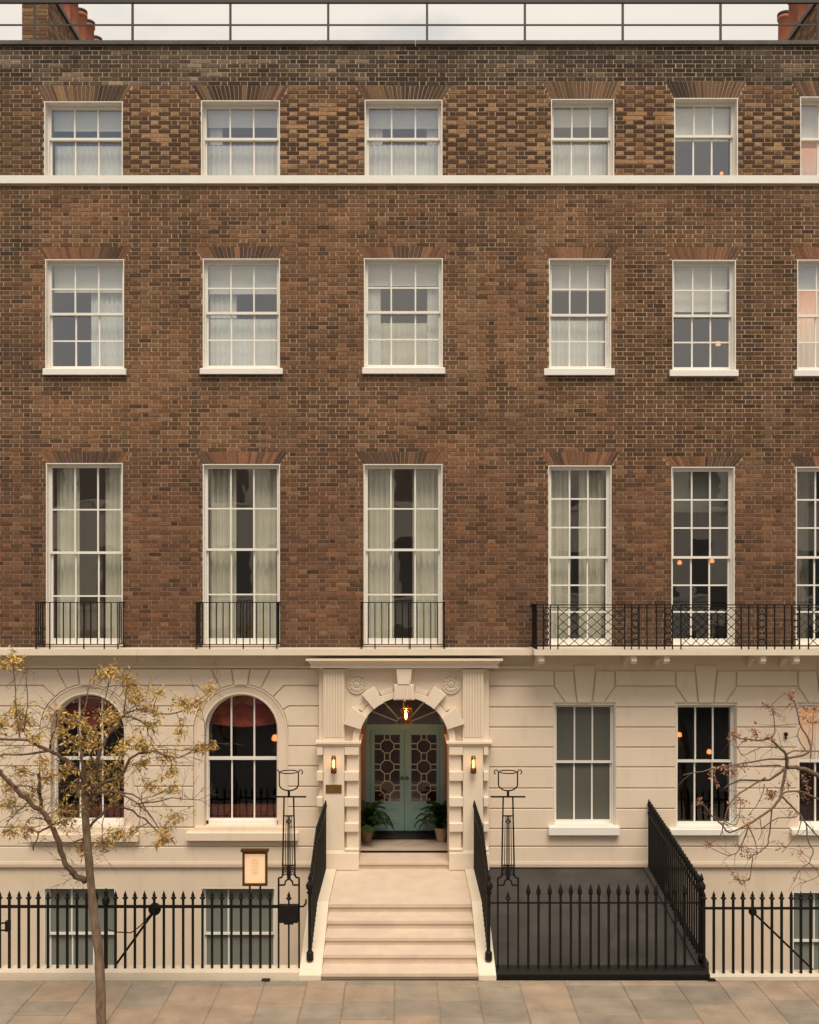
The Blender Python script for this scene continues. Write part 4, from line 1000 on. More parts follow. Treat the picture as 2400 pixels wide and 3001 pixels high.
# ramp-front railing
T = thing('iron_railing', 'black iron railing with tall spear finials in front of the black sloping cover', 'railing', (2.7, YR, 0), 'black area railings')
zb3 = wz(2838,YR); L3 = wz(2590,YR)-.17-zb3
bm3, fm3 = meshes(spear(), .030, L3)
px3 = [1547,1577,1610,1642,1672,1698,1730,1754,1783,1812,1839,1867,1895,1922,1950,1979,2006]
bars(T, [(wx(p,YR), YR, zb3) for p in px3], bm3, fm3, L3)
zr3 = wz(2647,YR); MB().box(wx(1432,YR), wx(2045,YR), YR-.010, YR+.010, zr3-.011, zr3+.011).obj('rail', M['iron'], T)
MB().box(1.28, 4.24, YR-.16, YR+.1, -.055, zb3-.03).frus((1.28,4.24,YR-.16,YR+.1,zb3-.03),(1.28,4.24,YR-.10,YR+.1,zb3)).obj('plinth', M['iron'], T)

# sloping black cover over the area and its side kerb
YC0, YC1 = YR+.1, -.03
zc0_, zc1_ = zb3-.002, wz(2543, 0)
T = thing('area_cover', 'black painted sloping cover over the basement area right of the steps', 'cover', (2.7, -1.6, 0))
m = MB(); xa, xb = 1.28, 4.12
m.add([(xa,YC0,zc0_),(xb,YC0,zc0_),(xb,YC1,zc1_),(xa,YC1,zc1_),(xa,YC0,-2.2),(xb,YC0,-2.2),(xb,YC1,-2.2),(xa,YC1,-2.2)], [(0,1,2,3),(4,7,6,5),(0,4,5,1),(1,5,6,2),(2,6,7,3),(3,7,4,0)])
m.obj('sloping_top', M['black'], T)
m = MB(); xa, xb = 4.122, 4.30
def kz(y): t = (y-YC0)/(YC1-YC0); return (zc0_+.045)*(1-t)+(zc1_+.03)*t
m.add([(xa,YC0-.02,kz(YC0)),(xb,YC0-.02,kz(YC0)),(xb,YC1,kz(YC1)),(xa,YC1,kz(YC1)),(xa,YC0-.02,-2.2),(xb,YC0-.02,-2.2),(xb,YC1,-2.2),(xa,YC1,-2.2)], [(0,1,2,3),(4,7,6,5),(0,4,5,1),(1,5,6,2),(2,6,7,3),(3,7,4,0)])
m.obj('side_kerb', M['black'], T)
# raking railing beside the cover
T = thing('iron_railing', 'black iron railing running back to the house along the right edge of the black cover', 'railing', (4.2, -1.6, 0), 'black area railings')
L4 = 1.05; bm4, fm4 = meshes(spear(.03, .15), .024, L4)
XRR = 4.2; nb = 25
bars(T, [(XRR, YC1-.09-(YC1-YC0-.18)*i/nb*-1 if False else YC1-.09+(YC0+.12-(YC1-.09))*i/nb, kz(YC1-.09+(YC0+.12-(YC1-.09))*i/nb)-.01) for i in range(nb+1)], bm4, fm4, L4)
MB().bar((XRR, YC1, kz(YC1)+.93), (XRR, YC0-.02, kz(YC0)+.93), .035, .02).obj('rail', M['iron'], T)
def newel(T, x, y, z, h): MB().box(x-.025, x+.025, y-.025, y+.025, z, z+h).lathe([(.025,0),(.05,.02),(.03,.05),(.055,.09),(.06,.13),(.03,.18),(.02,.2),(.035,.22),(.006,.30)], 12, (x,y,z+h)).lathe([(.05,0),(.05,.10),(.03,.13)], 10, (x,y,z)).obj('newel_post', M['iron'], T)
newel(T, XRR, YC0-.0, kz(YC0), .95)

# stair railings
for xr, nm in ((-1.305, 'left'), (1.19, 'right')):
    T = thing('stair_railing', 'black iron railing with spikes climbing the %s edge of the front steps' % nm, 'railing', (xr, -1.8, .3), 'railings beside the front steps')
    y0, y1 = YP-.12, -3.10; nb = 28; L5 = 1.03; bm5, fm5 = meshes(spear(.026, .13), .022, L5)
    P = [(xr, y0+(y1-y0)*i/nb, cheek_z(y0+(y1-y0)*i/nb)-.005) for i in range(nb)]
    bars(T, P, bm5, fm5, L5)
    ry = [y0+.02, dl, y1-.06]
    for a, b in zip(ry, ry[1:]): MB().bar((xr,a,cheek_z(a)+.94), (xr,b,cheek_z(b)+.94), .04, .022).obj('handrail', M['iron'], T)
    newel(T, xr, y1-.06, cheek_z(y1), .92)

# lamp overthrows standing on the railing line
def overthrow(cxp, label, box_):
    T = thing('lamp_standard', label, 'lamp standard', (wx(cxp,YR), YR, zb_l), 'iron lamp standards without lamps')
    X = lambda p: wx(cxp+p, YR)
    Z = lambda q: wz(q, YR)
    def bar(n_, *seg, w_=.016):
        m = MB()
        for (a, b, c, d) in seg: m.bar((X(a),YR,Z(b)), (X(c),YR,Z(d)), w_)
        return m.obj(n_, M['iron'], T)
    bar('foot_post', (-30,2838,-30,2574), w_=.024); bar('foot_post', (30,2838,30,2574), w_=.024)
    bar('shoulder', (-30,2574,-20,2572), (30,2574,20,2572), (-20,2572,-18,2562), (20,2572,18,2562), (-30,2595,-12,2595), (30,2595,12,2595), (-12,2595,-10,2584), (12,2595,10,2584), (-10,2584,-3,2578), (10,2584,3,2578), (-3,2578,3,2578), w_=.02)
    bar('upright', (-18,2566,-18,2537), (-18,2537,-14,2336), w_=.02); bar('upright', (18,2566,18,2537), (18,2537,14,2336), w_=.02)
    bar('cross_piece', (-15,2392,15,2392), (-18,2537,18,2537), w_=.016)
    m = MB()
    for a in (-9.5,-4,4,9.5): m.bar((X(a*1.1),YR,Z(2537)), (X(a*.85),YR,Z(2392)), .010)
    m.bar((X(0),YR,Z(2560)), (X(0),YR,Z(2392)), .016, .01); m.obj('reed_bars', M['iron'], T)
    m = MB()
    for k in range(12): a = k*.5236; a2 = a+.5236; m.bar((X(6*math.cos(a)),YR-.012,Z(2408+6*math.sin(a))), (X(6*math.cos(a2)),YR-.012,Z(2408+6*math.sin(a2))), .009)
    m.obj('roundel', M['iron'], T); m = MB()
    for q in (2543, 2550, 2557, 2564):
        for s2 in (-1, 1):
            m.tube([(X(s2*4),YR,Z(q+4)),(X(s2*9),YR,Z(q-2)),(X(s2*14),YR,Z(q)),(X(s2*17),YR,Z(q+3))], .009, 5)
    m.box(X(-5), X(5), YR-.015, YR+.015, Z(2577), Z(2538)); m.obj('scrollwork', M['iron'], T)
    bar('ladder_bar', (-51,2336,51,2336), w_=.02)
    bar('stem', (0,2336,0,2318), w_=.032)
    hp = [(X(-28),YR,Z(2262)),(X(-28),YR,Z(2300))]+[(X(28*math.cos(R(a))),YR,Z(2300-18*math.sin(R(a)))) for a in range(195, 346, 15)]+[(X(28),YR,Z(2300)),(X(28),YR,Z(2262))]
    MB().tube(hp, .010, 6).obj('hoop', M['iron'], T)
    m = MB(); rr = X(25)-X(0)
    m.tube([(X(0)+rr*math.cos(k*.3142), YR+rr*math.sin(k*.3142), Z(2263)) for k in range(21)], .008, 5, False)
    for s2 in (-1, 1): m.tube([(X(s2*28),YR,Z(2266)),(X(s2*31),YR,Z(2258)),(X(s2*36),YR,Z(2257)),(X(s2*40),YR,Z(2261)),(X(s2*40),YR,Z(2267)),(X(s2*36),YR,Z(2269))], .008, 5)
    m.obj('hoop_ring', M['iron'], T)
    inst('finial', fmL, T, (X(0),YR,Z(2640))); bar('centre_bar', (0,2838,0,2640), w_=.023)
    if box_:
        MB().box(X(-27), X(27), YR-.05, YR+.03, Z(2703), Z(2652)).box(X(-14),X(14),YR-.045,YR+.02,Z(2708),Z(2703)-.001).disc_y([(.012,0),(.01,-.01),(0,-.012)], 10, (X(0),YR-.05,Z(2693))).obj('lock_box', M['iron'], T)
overthrow(847.5, 'black iron lamp standard with empty hoop, lock box at its foot, left of the steps', True)
overthrow(1487.5, 'black iron lamp standard with empty hoop before the black cover, right of the steps', False)

# lit menu case on the railing
YM = YR+.08
T = thing('menu_case', 'bronze framed menu case glowing peach above the left railing', 'menu case', (wx(748,YM), YM, wz(2600,YM)))
x0, x1, z0, z1 = wx(711,YM), wx(784,YM), wz(2598,YM), wz(2497,YM)
MB().box(x0, x1, YM, YM+.05, z0, z0+.034).box(x0, x1, YM, YM+.05, z1-.034, z1).box(x0, x0+.03, YM, YM+.05, z0+.034, z1-.034).box(x1-.03, x1, YM, YM+.05, z0+.034, z1-.034).box(x0+.002, x1-.002, YM+.045, YM+.055, z0+.002, z1-.002).obj('frame', M['bronze'], T)
MB().box(x0-.02, x1+.02, YM-.03, YM+.06, z1, z1+.03).obj('cap', M['bronze'], T)
MB().box(x0+.03, x1-.03, YM+.03, YM+.04, z0+.034, z1-.034).obj('lit_paper', M['menu'], T)
m = MB()
for k in range(9): hw = (.045,.06,.05,.065,.055,.04,.06,.05,.035)[k]; zz = z1-.12-k*.026; xm = (x0+x1)/2; m.box(xm-hw, xm+hw, YM+.026, YM+.0295, zz-.004, zz)
m.obj('printed_lines', M['print'], T)
MB().quad((x0+.03,YM+.012,z0+.034),(x1-.03,YM+.012,z0+.034),(x1-.03,YM+.012,z1-.034),(x0+.03,YM+.012,z1-.034)).obj('pane', M['glass'], T)
m = MB()
for p in (732, 763): m.box(wx(p,YM)-.012, wx(p,YM)+.012, YM+.02, YM+.04, zb_l, z0)
m.obj('support_post', M['iron'], T)

# wall lanterns, name plate, hanging lantern
def point(x, y, z, wts, c, T, r=.03):
    l = bpy.data.lights.new('lamp_light', 'POINT'); l.energy = wts; l.color = c; l.shadow_soft_size = r
    o = bpy.data.objects.new('lamp_light', l); COL.objects.link(o); o.location = (x, y, z); attach(o, T)
for px, nm in ((979, 'left'), (1386, 'right')):
    yw = -.30; yy = yw-.10; X = wx(px, yy); zt_, zb_ = wz(2218,yy), wz(2267,yy)
    T = thing('wall_lantern', 'glowing bronze cylinder wall light on the %s portico pier' % nm, 'wall light', (X, yw, zb_), 'wall lights on the portico piers')
    MB().box(X-.022, X+.022, yw-.015, yw, zb_-.0, zt_-.05).bar((X,yw-.01,zb_+.03),(X,yy,zb_+.03), .02).obj('back_plate', M['bronze'], T)
    MB().lathe([(.048,0),(.05,.006),(.05,.085),(.044,.09)], 16, (X,yy,zb_)).obj('cup', M['bronze'], T)
    MB().lathe([(.045,.09),(.045,.245)], 16, (X,yy,zb_)).obj('glass_cylinder', M['amber'], T)
    MB().lathe([(.047,.245),(.047,.252),(.036,.256),(.036,.29),(.02,.295)], 16, (X,yy,zb_)).obj('cap', M['bronze'], T)
    MB().lathe([(.008,.09),(.014,.11),(.017,.17),(.012,.21),(.001,.225)], 10, (X,yy,zb_)).obj('bulb', M['bulb'], T)
    point(X, yy, zb_+.20, 2.4, (1,.60,.28), T, .012)
T = thing('name_plate', 'small brass plate with engraved letters on the left portico pier', 'sign', (wx(979,-.3), -.3, wz(2326,-.3)))
x0, x1, z0, z1 = wx(955.5,-.31), wx(1002.5,-.31), wz(2326,-.31), wz(2300,-.31)
MB().prism([(x0,z0),(x1,z0),(x1,z1),(x0,z1)], -.314, -.3005, True, .003).obj('plate', M['brass'], T)
fc = bpy.data.curves.new('lettering', 'FONT'); fc.body = 'ZETTER'; fc.size = .072; fc.align_x = 'CENTER'; fc.align_y = 'CENTER'; fc.extrude = .0006; fc.space_character = 1.1
fo = bpy.data.objects.new('lettering', fc); COL.objects.link(fo); fo.location = ((x0+x1)/2, -.3145, z0+(z1-z0)*.6); fo.rotation_euler = (R(90), 0, 0)
dg = bpy.context.evaluated_depsgraph_get(); me = bpy.data.meshes.new_from_object(fo.evaluated_get(dg)); me.materials.clear(); me.materials.append(M['letter'])
loc = fo.location.copy(); bpy.data.objects.remove(fo); inst('lettering', me, T, loc, (R(90), 0, 0))

YLN = .25; X = wx(1191,YLN); zb_ = wz(2122,YLN); 
T = thing('hanging_lantern', 'glowing amber glass lantern hanging in the arched porch', 'lantern', (X, YLN, zb_))
m = MB()
for k in range(6):
    a, b = k*1.0472, (k+1)*1.0472
    m.bar((X+.068*math.cos(a),YLN+.068*math.sin(a),zb_+.05), (X+.088*math.cos(a),YLN+.088*math.sin(a),zb_+.26), .010)
    m.bar((X+.088*math.cos(a),YLN+.088*math.sin(a),zb_+.26), (X+.088*math.cos(b),YLN+.088*math.sin(b),zb_+.26), .012); m.bar((X+.068*math.cos(a),YLN+.068*math.sin(a),zb_+.05), (X+.068*math.cos(b),YLN+.068*math.sin(b),zb_+.05), .012)
    m.bar((X+.088*math.cos(a),YLN+.088*math.sin(a),zb_+.26), (X,YLN,zb_+.34), .008); m.bar((X+.068*math.cos(a),YLN+.068*math.sin(a),zb_+.05), (X,YLN,zb_), .008)
m.obj('frame', M['bronze'], T)
MB().lathe([(.062,.052),(.082,.258)], 6, (X,YLN,zb_), False).obj('glass_case', M['amber'], T)
MB().lathe([(.01,.08),(.022,.11),(.026,.16),(.016,.20),(.001,.22)], 10, (X,YLN,zb_)).obj('bulb', M['bulb'], T)
MB().bar((X,YLN,zb_+.33),(X,YLN,ZS+RA), .012).obj('chain', M['bronze'], T)
point(X, YLN, zb_+.23, 7, (1,.55,.24), T, .02)

# small black fixture on the right wall
X = wx(2304,-.1); T = thing('wall_bracket', 'tiny black fixture fixed to the stucco between the right ground windows', 'wall fixture', (X, YS, wz(2160,-.1)))
MB().box(X-.025, X+.025, YS-.05, YS+.004, wz(2158,-.1), wz(2148,-.1)).obj('hood', M['iron'], T); MB().lathe([(.016,0),(.02,.02),(.012,.045)], 8, (X,YS-.03,wz(2167,-.1))).obj('drop', M['iron'], T)

# potted ferns in the porch
frn = random.Random(4)
fm_ = MB(); fm_.c = []
def frond_mesh():
    mb = MB(); mb.c = []; Ln = .44; n = 16
    for k in range(n):
        t = k/n; x = Ln*t*.9; z = .30*math.sin(t*2.3)*(1-.25*t); w_ = .075*math.sin(math.pi*min(1, t*.85+.12))
        for s2 in (-1, 1):
            b = len(mb.v); g = frn.uniform(.7, 1.3)
            mb.add([(x,0,z),(x+.030,0,z+.004),(x+.050,s2*w_,z-.02),(x+.034,s2*w_*1.02,z-.024)], [(0,1,2,3)]); mb.c += [(.030*g,.055*g,.014*g)]*4
    return mb.mesh('frond', M['fern'])
fms = [frond_mesh() for _ in range(3)]
for px, sg, nm in ((1066, 1, 'left'), (1303, -1, 'right')):
    yp = .98; X = XM-sg*.67; zp = ZF
    T = thing('potted_fern', 'dark green fern in a pale clay pot at %s of the teal doors' % nm, 'potted plant', (X, yp, zp), 'potted ferns in the porch')
    MB().lathe([(.08,0),(.085,.01),(.115,.20),(.125,.22),(.125,.26),(.11,.26),(.10,.25)], 18, (X,yp,zp)).obj('pot', M['pot'], T)
    MB().lathe([(.105,.245),(.02,.255)], 14, (X,yp,zp)).obj('soil', M['wood'], T)
    for k in range(64):
        a = k*2.39996; el = frn.uniform(-1.0, .8); s_f = frn.uniform(.7, 1.15)
        inst('frond', fms[k % 3], T, (X+.03*math.cos(a), yp+.03*math.sin(a), zp+.26+frn.uniform(0,.05)), (0, -el*.8-.15, a), (s_f,)*3)

# ---------------------------------------------------------------- balcony railings
ztj, zbj, zfj = wz(1766,-.40), wz(1889,-.40), zc1
for i, p in enumerate(FRE[:3]):
    xa, xb = [(wx(106,-.4), wx(346,-.4)), (wx(576,-.4), wx(812,-.4)), (wx(1060,-.4), wx(1301,-.4))][i]
    T = thing('balcony_railing', 'low black iron guard before the %s tall first-floor window' % ORD[i], 'balcony railing', ((xa+xb)/2, -.4, zc1), 'window guards on the cornice')
    m = MB().bar((xa,-.4,ztj),(xb,-.4,ztj), .014, .03).bar((xa,-.4,ztj),(xa,.0,ztj), .014, .03).bar((xb,-.4,ztj),(xb,.0,ztj), .014, .03)
    m.bar((xa,-.4,zbj),(xb,-.4,zbj), .014, .024).bar((xa,-.4,zbj),(xa,.0,zbj), .014, .024).bar((xb,-.4,zbj),(xb,.0,zbj), .014, .024); m.obj('rail', M['iron'], T)
    bm6 = MB().box(-.008,.008,-.008,.008,0,ztj-zbj).mesh('bar', M['iron']); fm6 = MB().box(-.010,.010,-.010,.010,0,zbj-zfj).mesh('foot', M['iron'])
    nb = 12
    for k in range(nb+1):
        X = xa+(xb-xa)*k/nb; inst('bar', bm6, T, (X,-.4,zbj))
        if k in (0, 2, 7, 10, nb): inst('foot', fm6, T, (X,-.4,zfj))
    for X in (xa, xb):
        for k in range(1, 4): inst('bar', bm6, T, (X,-.4+.1*k,zbj))

YB = -.68; zt_, zb_ = wz(1773,YB), wz(1893,YB); zf = zb1
T = thing('balcony_railing', 'long black iron balcony railing of lattice and scroll panels on the right house', 'balcony railing', (5.5, YB, zf))
xe = 8.9
m = MB().bar((wx(1572,YB),YB,zt_),(xe,YB,zt_), .016, .03).bar((wx(1572,YB),YB,zt_-.045),(xe,YB,zt_-.045), .010, .014).bar((wx(1572,YB),YB,zb_),(xe,YB,zb_), .016, .024)
m.bar((wx(1572,YB),YB,zt_),(wx(1572,YB),0,zt_), .016, .03).bar((wx(1572,YB),YB,zb_),(wx(1572,YB),0,zb_), .016, .024); m.obj('rail', M['iron'], T)
bmb = MB().box(-.009,.009,-.009,.009,0,zt_-zf).mesh('bar', M['iron'])
period = 363
sb = [1591, 1612, 1634, 1830, 1850, 1872, 1895, 1923, 1947, 1970, 1995, 2172, 2194, 2220, 2246, 2270, 2299, 2320, 2343, 2369, 2540, 2562, 2590]
inst('bar', bmb, T, (wx(1572,YB),YB,zf))
for px in sb: inst('bar', bmb, T, (wx(px,YB),YB,zf))
for k in range(1, 6): inst('bar', bmb, T, (wx(1572,YB),YB+.11*k,zf))
for a, b in ((1591,1612),(1850,1872),(1947,1970),(2220,2246),(2320,2343),(2562,2590)):
    m = MB(); xa, xb = wx(a,YB), wx(b,YB); xm = (xa+xb)/2; r = (xb-xa)/2-.004; n = 6; hh = (zt_-.05-zb_)/n
    for k in range(n):
        zc = zb_+hh*(k+.5); m.tube([(xm+r*.9*math.cos(t*.5236),YB,zc+min(r,hh/2)*math.sin(t*.5236)) for t in range(13)], .007, 4, False)
        m.bar((xm-r,YB,zc+hh/2),(xm+r,YB,zc+hh/2), .008)
    m.obj('scroll_panel', M['iron'], T)
m = MB(); yy0 = YB+.08
for k in range(7):
    for q in range(2): m.tube([(wx(1572,YB),YB+.16+.24*q+.1*math.cos(t*.6283),zb_+.05+.095*k+.045*math.sin(t*.6283)) for t in range(11)], .008, 4, False)
m.obj('scroll_panel', M['iron'], T)
for a, b in ((1634,1830),(1995,2172),(2369,2540)):
    xa, xb = wx(a,YB), wx(b,YB); m = MB(); nx_, nz_ = 6, 4; dx_, dz_ = (xb-xa)/nx_, (zt_-.05-zb_)/nz_; zb2 = zb_
    for k in range(-nz_, nx_+1):
        for sgn in (1, -1):
            pA = []
            for t in (0, nz_):
                xx = xa+(k+t)*dx_; pA.append((xx, zb2+t*dz_))
            (ax, az_), (bx_, bz_) = pA
            if ax < xa: az_ += (xa-ax)/dx_*dz_; ax = xa
            if bx_ > xb: bz_ -= (bx_-xb)/dx_*dz_; bx_ = xb
            if ax >= bx_-1e-4: continue
            if sgn < 0: ax, bx_ = xa+xb-ax, xa+xb-bx_
            m.bar((ax,YB+(.004 if sgn > 0 else -.004),az_), (bx_,YB+(.004 if sgn > 0 else -.004),bz_), .011, .008)
    m.obj('lattice_panel', M['iron'], T)

# ---------------------------------------------------------------- roof: balustrade and chimneys
YG = .35
T = thing('roof_balustrade', 'thin grey steel balustrade of posts and two rails along the roof edge', 'balustrade', (0, YG, wz(121)))
for k in range(-2, 12):
    px = 102+287*k; X = wx(px,YG); MB().box(X-.020, X+.020, YG-.012, YG+.012, wz(121), wz(2,YG)).obj('post', M['steel'], T)
MB().box(XL, XR, YG-.025, YG+.025, wz(8,YG), wz(-8,YG)).obj('top_rail', M['steel'], T)
MB().box(XL, XR, YG-.008, YG+.008, wz(74,YG), wz(69.5,YG)).obj('mid_rail', M['steel'], T)
def chimney(H, xf0, xf1, y0, y1, ztop, inner, pots):
    zb_ = ZT-.3; core = MB().box(xf0+.01, xf1-.01, y0+.01, y1-.01, zb_, ztop); ch = core.obj('chimney', M['mortar'], H)
    MB().box(xf0-.05, xf1+.05, y0-.05, y1+.05, ztop, ztop+.09).obj('chimney_cap', M['lead'], ch)
    mb = MB(); mb.c = []; r_ = random.Random(9)
    def face(along, fixed, a0, a1):
        n = int((ztop-zb_)/G)
        for i in range(n):
            z0 = zb_+i*G; p = a0-.17*(i % 2); hd = i % 2
            while p < a1:
                L = .1035 if hd else .2145; q = min(p+L, a1); pa = max(p, a0); p += L+.0095; hd = not hd
                if q-pa < .02: continue
                e = r_.uniform(0,.004); c = mixc((.13,.065,.035), (.30,.19,.10), r_.random()**1.6); z1 = z0+G-.0095
                if along == 'x': v = [(pa,fixed-e,z0),(q,fixed-e,z0),(q,fixed-e,z1),(pa,fixed-e,z1),(pa,fixed+.011,z0),(q,fixed+.011,z0),(q,fixed+.011,z1),(pa,fixed+.011,z1)]; f = [(0,1,2,3),(4,5,1,0),(5,6,2,1),(6,7,3,2),(7,4,0,3)]
                else:
                    s2 = 1 if inner > 0 else -1; v = [(fixed+s2*e,pa,z0),(fixed+s2*e,q,z0),(fixed+s2*e,q,z1),(fixed+s2*e,pa,z1),(fixed-s2*.011,pa,z0),(fixed-s2*.011,q,z0),(fixed-s2*.011,q,z1),(fixed-s2*.011,pa,z1)]; f = [(0,1,2,3),(4,5,1,0),(5,6,2,1),(6,7,3,2),(7,4,0,3)]
                mb.add(v, f); mb.c += [c]*8
    face('x', y0, xf0, xf1); face('y', xf1 if inner > 0 else xf0, y0, y1)
    mb.obj('brickwork', M['brick'], ch, 'stuff')
    xm = (xf0+xf1)/2+.05*inner
    for k, y in enumerate(pots):
        h = 1.06+.05*math.sin(k*3)
        MB().lathe([(.17,0),(.16,.05),(.135,.1),(.125,h-.16),(.15,h-.14),(.15,h-.08),(.13,h-.06)], 16, (xm,y,ztop+.09)).obj('chimney_pot', M['terra'], ch)
        MB().lathe([(.135,h-.075),(.15,h-.06),(.15,h),(.12,h+.005),(.115,h-.05)], 16, (xm,y,ztop+.09)).obj('pot_rim', M['soot'], ch)
chimney(HL, -7.54, -7.02, 2.5, 7.2, 17.15, 1, [2.9,3.45,4.0,4.55,5.1,5.65,6.2,6.75])
chimney(HR, 8.34, 8.9, 2.7, 6.6, 17.15, -1, [2.95,3.5,4.05,4.6,5.2])

# ---------------------------------------------------------------- drain grates at the foot of the plinth
for k, px in enumerate((780, 2084)):
    T = thing('drain_grate', ('small dark iron grate in the pavement below the left railing', 'small dark iron grate in the pavement at the corner of the black cover')[k], 'grate', (wx(px,-3.42), -3.42, .0), 'iron grates in the pavement')
    m = MB().box(wx(px-12,-3.42), wx(px+12,-3.42), -3.48, -3.38, -.03, .003)
    m.obj('frame', M['iron'], T); f_ = MB()
    for q in range(5): xx = wx(px-9+q*4.5,-3.42); f_.box(xx-.004, xx+.004, -3.475, -3.385, .003, .008)
    f_.obj('grille', M['iron'], T)

# ---------------------------------------------------------------- trees
trn = random.Random(12)
def limb(mb, pl_, r0, r1, y0, y1, k=6, wob=.012):
    """limb through photo points (px, py); radius in photo pixels; depth from y0 to y1. Returns its 3-D points"""
    P = []
    n = len(pl_)
    for i in range(n-1):
        p0, p1, p2, p3 = pl_[max(i-1,0)], pl_[i], pl_[i+1], pl_[min(i+2,n-1)]
        for s2 in range(3):
            t = s2/3; c = [0,0]
            for d in (0, 1): c[d] = .5*((2*p1[d])+(-p0[d]+p2[d])*t+(2*p0[d]-5*p1[d]+4*p2[d]-p3[d])*t*t+(-p0[d]+3*p1[d]-3*p2[d]+p3[d])*t**3)
            P.append((c[0], c[1], (i+t)/(n-1)))
    P.append((*pl_[-1], 1.)); out = []; rs = []
    for x, y, t in P:
        Y = y0+(y1-y0)*t; rs_k = 1+(.07*math.sin(t*41+x)+.05*math.sin(t*97)) if k > 8 else 1; out.append(Vector((wx(x,Y)+trn.uniform(-wob,wob), Y+trn.uniform(-wob,wob)*2, wz(y,Y)+trn.uniform(-wob,wob)))); rs.append((r0+(r1-r0)*t)*rs_k*(D0+Y)/F)
    mb.tube(out, rs, k); return out
def twig(mb, a, b, r0, sag=.04, n=5, r1=.0022):
    d = b-a; L = d.length; P = []
    off = Vector((trn.uniform(-1,1), trn.uniform(-1,1), trn.uniform(-.3,1)))*L*.10
    for i in range(n+1):
        t = i/n; p = a+d*t+off*math.sin(math.pi*t)+Vector((trn.uniform(-1,1),trn.uniform(-1,1),trn.uniform(-1,1)))*L*.02; P.append(p)
    mb.tube(P, [r0+(r1-r0)*i/n for i in range(n+1)], 4, False); return P
def leaf(mb, p, L, c, w_=.32):
    d = Vector((trn.uniform(-1,1), trn.uniform(-1,1), trn.uniform(-1.3,.5))).normalized(); u = d.cross(Vector((trn.uniform(-1,1),trn.uniform(-1,1),trn.uniform(-1,1)))).normalized(); nn = d.cross(u)
    mb.add([tuple(p), tuple(p+d*L*.45+u*L*w_*.5+nn*L*.06), tuple(p+d*L), tuple(p+d*L*.45-u*L*w_*.5+nn*L*.06)], [(0,1,2,3)]); mb.c += [c]*4
def nearest(Ps, q): return min(Ps, key=lambda v: (v-q).length+max(0, (v.z-q.z))*.3)

YT = -4.9
T = thing('street_tree', 'slender street tree with sparse yellow leaves in front of the left arched window', 'tree', (wx(297,YT), YT, 0), 'young street trees')
tb = MB()
trunk = limb(tb, [(298,3110),(297,3001),(293,2836),(282,2732),(270,2627),(263,2554),(257,2481),(252,2409),(250,2371),(256,2335)], 14.5, 9, YT, YT-.05, 12, .004)
# burrs
tb.obj('trunk', M['bark'], T)
bb = MB(); SK = []
def lb_(pl_, r0, r1, y0=YT, y1=YT, k=6): SK.extend(limb(bb, pl_, r0, r1, y0, y1, k))
lb_([(252,2585),(225,2567),(204,2549),(183,2515),(165,2450),(142,2405),(115,2375),(84,2352),(50,2317),(19,2283),(0,2264),(-30,2230),(-60,2170)], 9, 5, YT, YT-.5, 9)
lb_([(252,2365),(253,2321),(245,2283),(214,2245),(180,2222),(149,2201),(115,2189),(77,2168),(0,2164),(-40,2150)], 8, 3, YT, YT-.4, 8)
lb_([(145,2195),(153,2160),(165,2118),(170,2080)], 3.5, 1.5, YT-.2, YT-.3)
lb_([(149,2203),(96,2210),(8,2214),(-40,2225)], 4, 1.8, YT-.2, YT-.5)
lb_([(258,2345),(283,2245),(306,2176),(333,2137),(360,2099),(406,2080),(452,2068)], 7, 2.2, YT, YT+.3, 7)
lb_([(406,2080),(460,2093),(517,2090),(567,2065),(620,2023)], 2.6, 1.2, YT+.2, YT+.5)
lb_([(360,2099),(398,2109),(429,2130),(440,2164),(456,2199)], 2.8, 1.3, YT+.2, YT+.1)
lb_([(360,2099),(368,2053),(379,1988),(384,1960)], 3, 1.1, YT+.2, YT+.3)
lb_([(258,2345),(299,2298),(356,2275),(379,2229),(406,2210),(452,2202),(490,2218)], 6, 2, YT, YT-.3, 7)
lb_([(452,2202),(490,2218),(528,2218),(590,2191),(625,2180)], 2.4, 1.1, YT-.3, YT-.5)
lb_([(262,2325),(300,2322),(345,2321),(402,2356),(429,2379)], 5, 1.6, YT, YT-.5)
lb_([(402,2356),(450,2350),(509,2340),(582,2346)], 2.8, 1.1, YT-.4, YT-.6)
lb_([(345,2321),(413,2344),(459,2425),(480,2460)], 3, 1.2, YT-.2, YT-.4)
lb_([(262,2425),(299,2386),(337,2363),(387,2379),(437,2413),(471,2436),(500,2400)], 4.5, 1.2, YT, YT+.4)
lb_([(121,2372),(115,2302),(113,2270)], 5.5, 4, YT-.15, YT-.2)
lb_([(118,2330),(95,2310),(60,2300),(30,2310)], 2.4, 1.1, YT-.2, YT-.4)
lb_([(172,2412),(145,2425),(115,2444),(98,2493)], 4, 1.6, YT-.05, YT-.2)
lb_([(245,2458),(220,2470),(196,2476)], 3, 1.5, YT, YT-.2)
lb_([(254,2345),(248,2270),(240,2206),(230,2137),(250,2070),(262,2000)], 6, 1.2, YT, YT+.2, 7)
lb_([(69,2145),(80,2072),(77,1977),(75,1945)], 1.9, .9, YT-.3, YT-.2)
lb_([(60,2166),(46,2061),(38,1965),(35,1925)], 1.8, .9, YT-.3, YT-.4)
lb_([(280,2250),(265,2190),(300,2090),(320,1985)], 3, 1, YT, YT-.4)
lb_([(84,2352),(60,2370),(30,2400),(5,2440)], 2.5, 1, YT-.3, YT-.5)
lb_([(142,2405),(90,2400),(70,2430)], 2.2, 1, YT-.1, YT-.4)
lb_([(300,2400),(296,2470),(300,2500),(315,2495)], 1.6, .8, YT-.1, YT-.2)
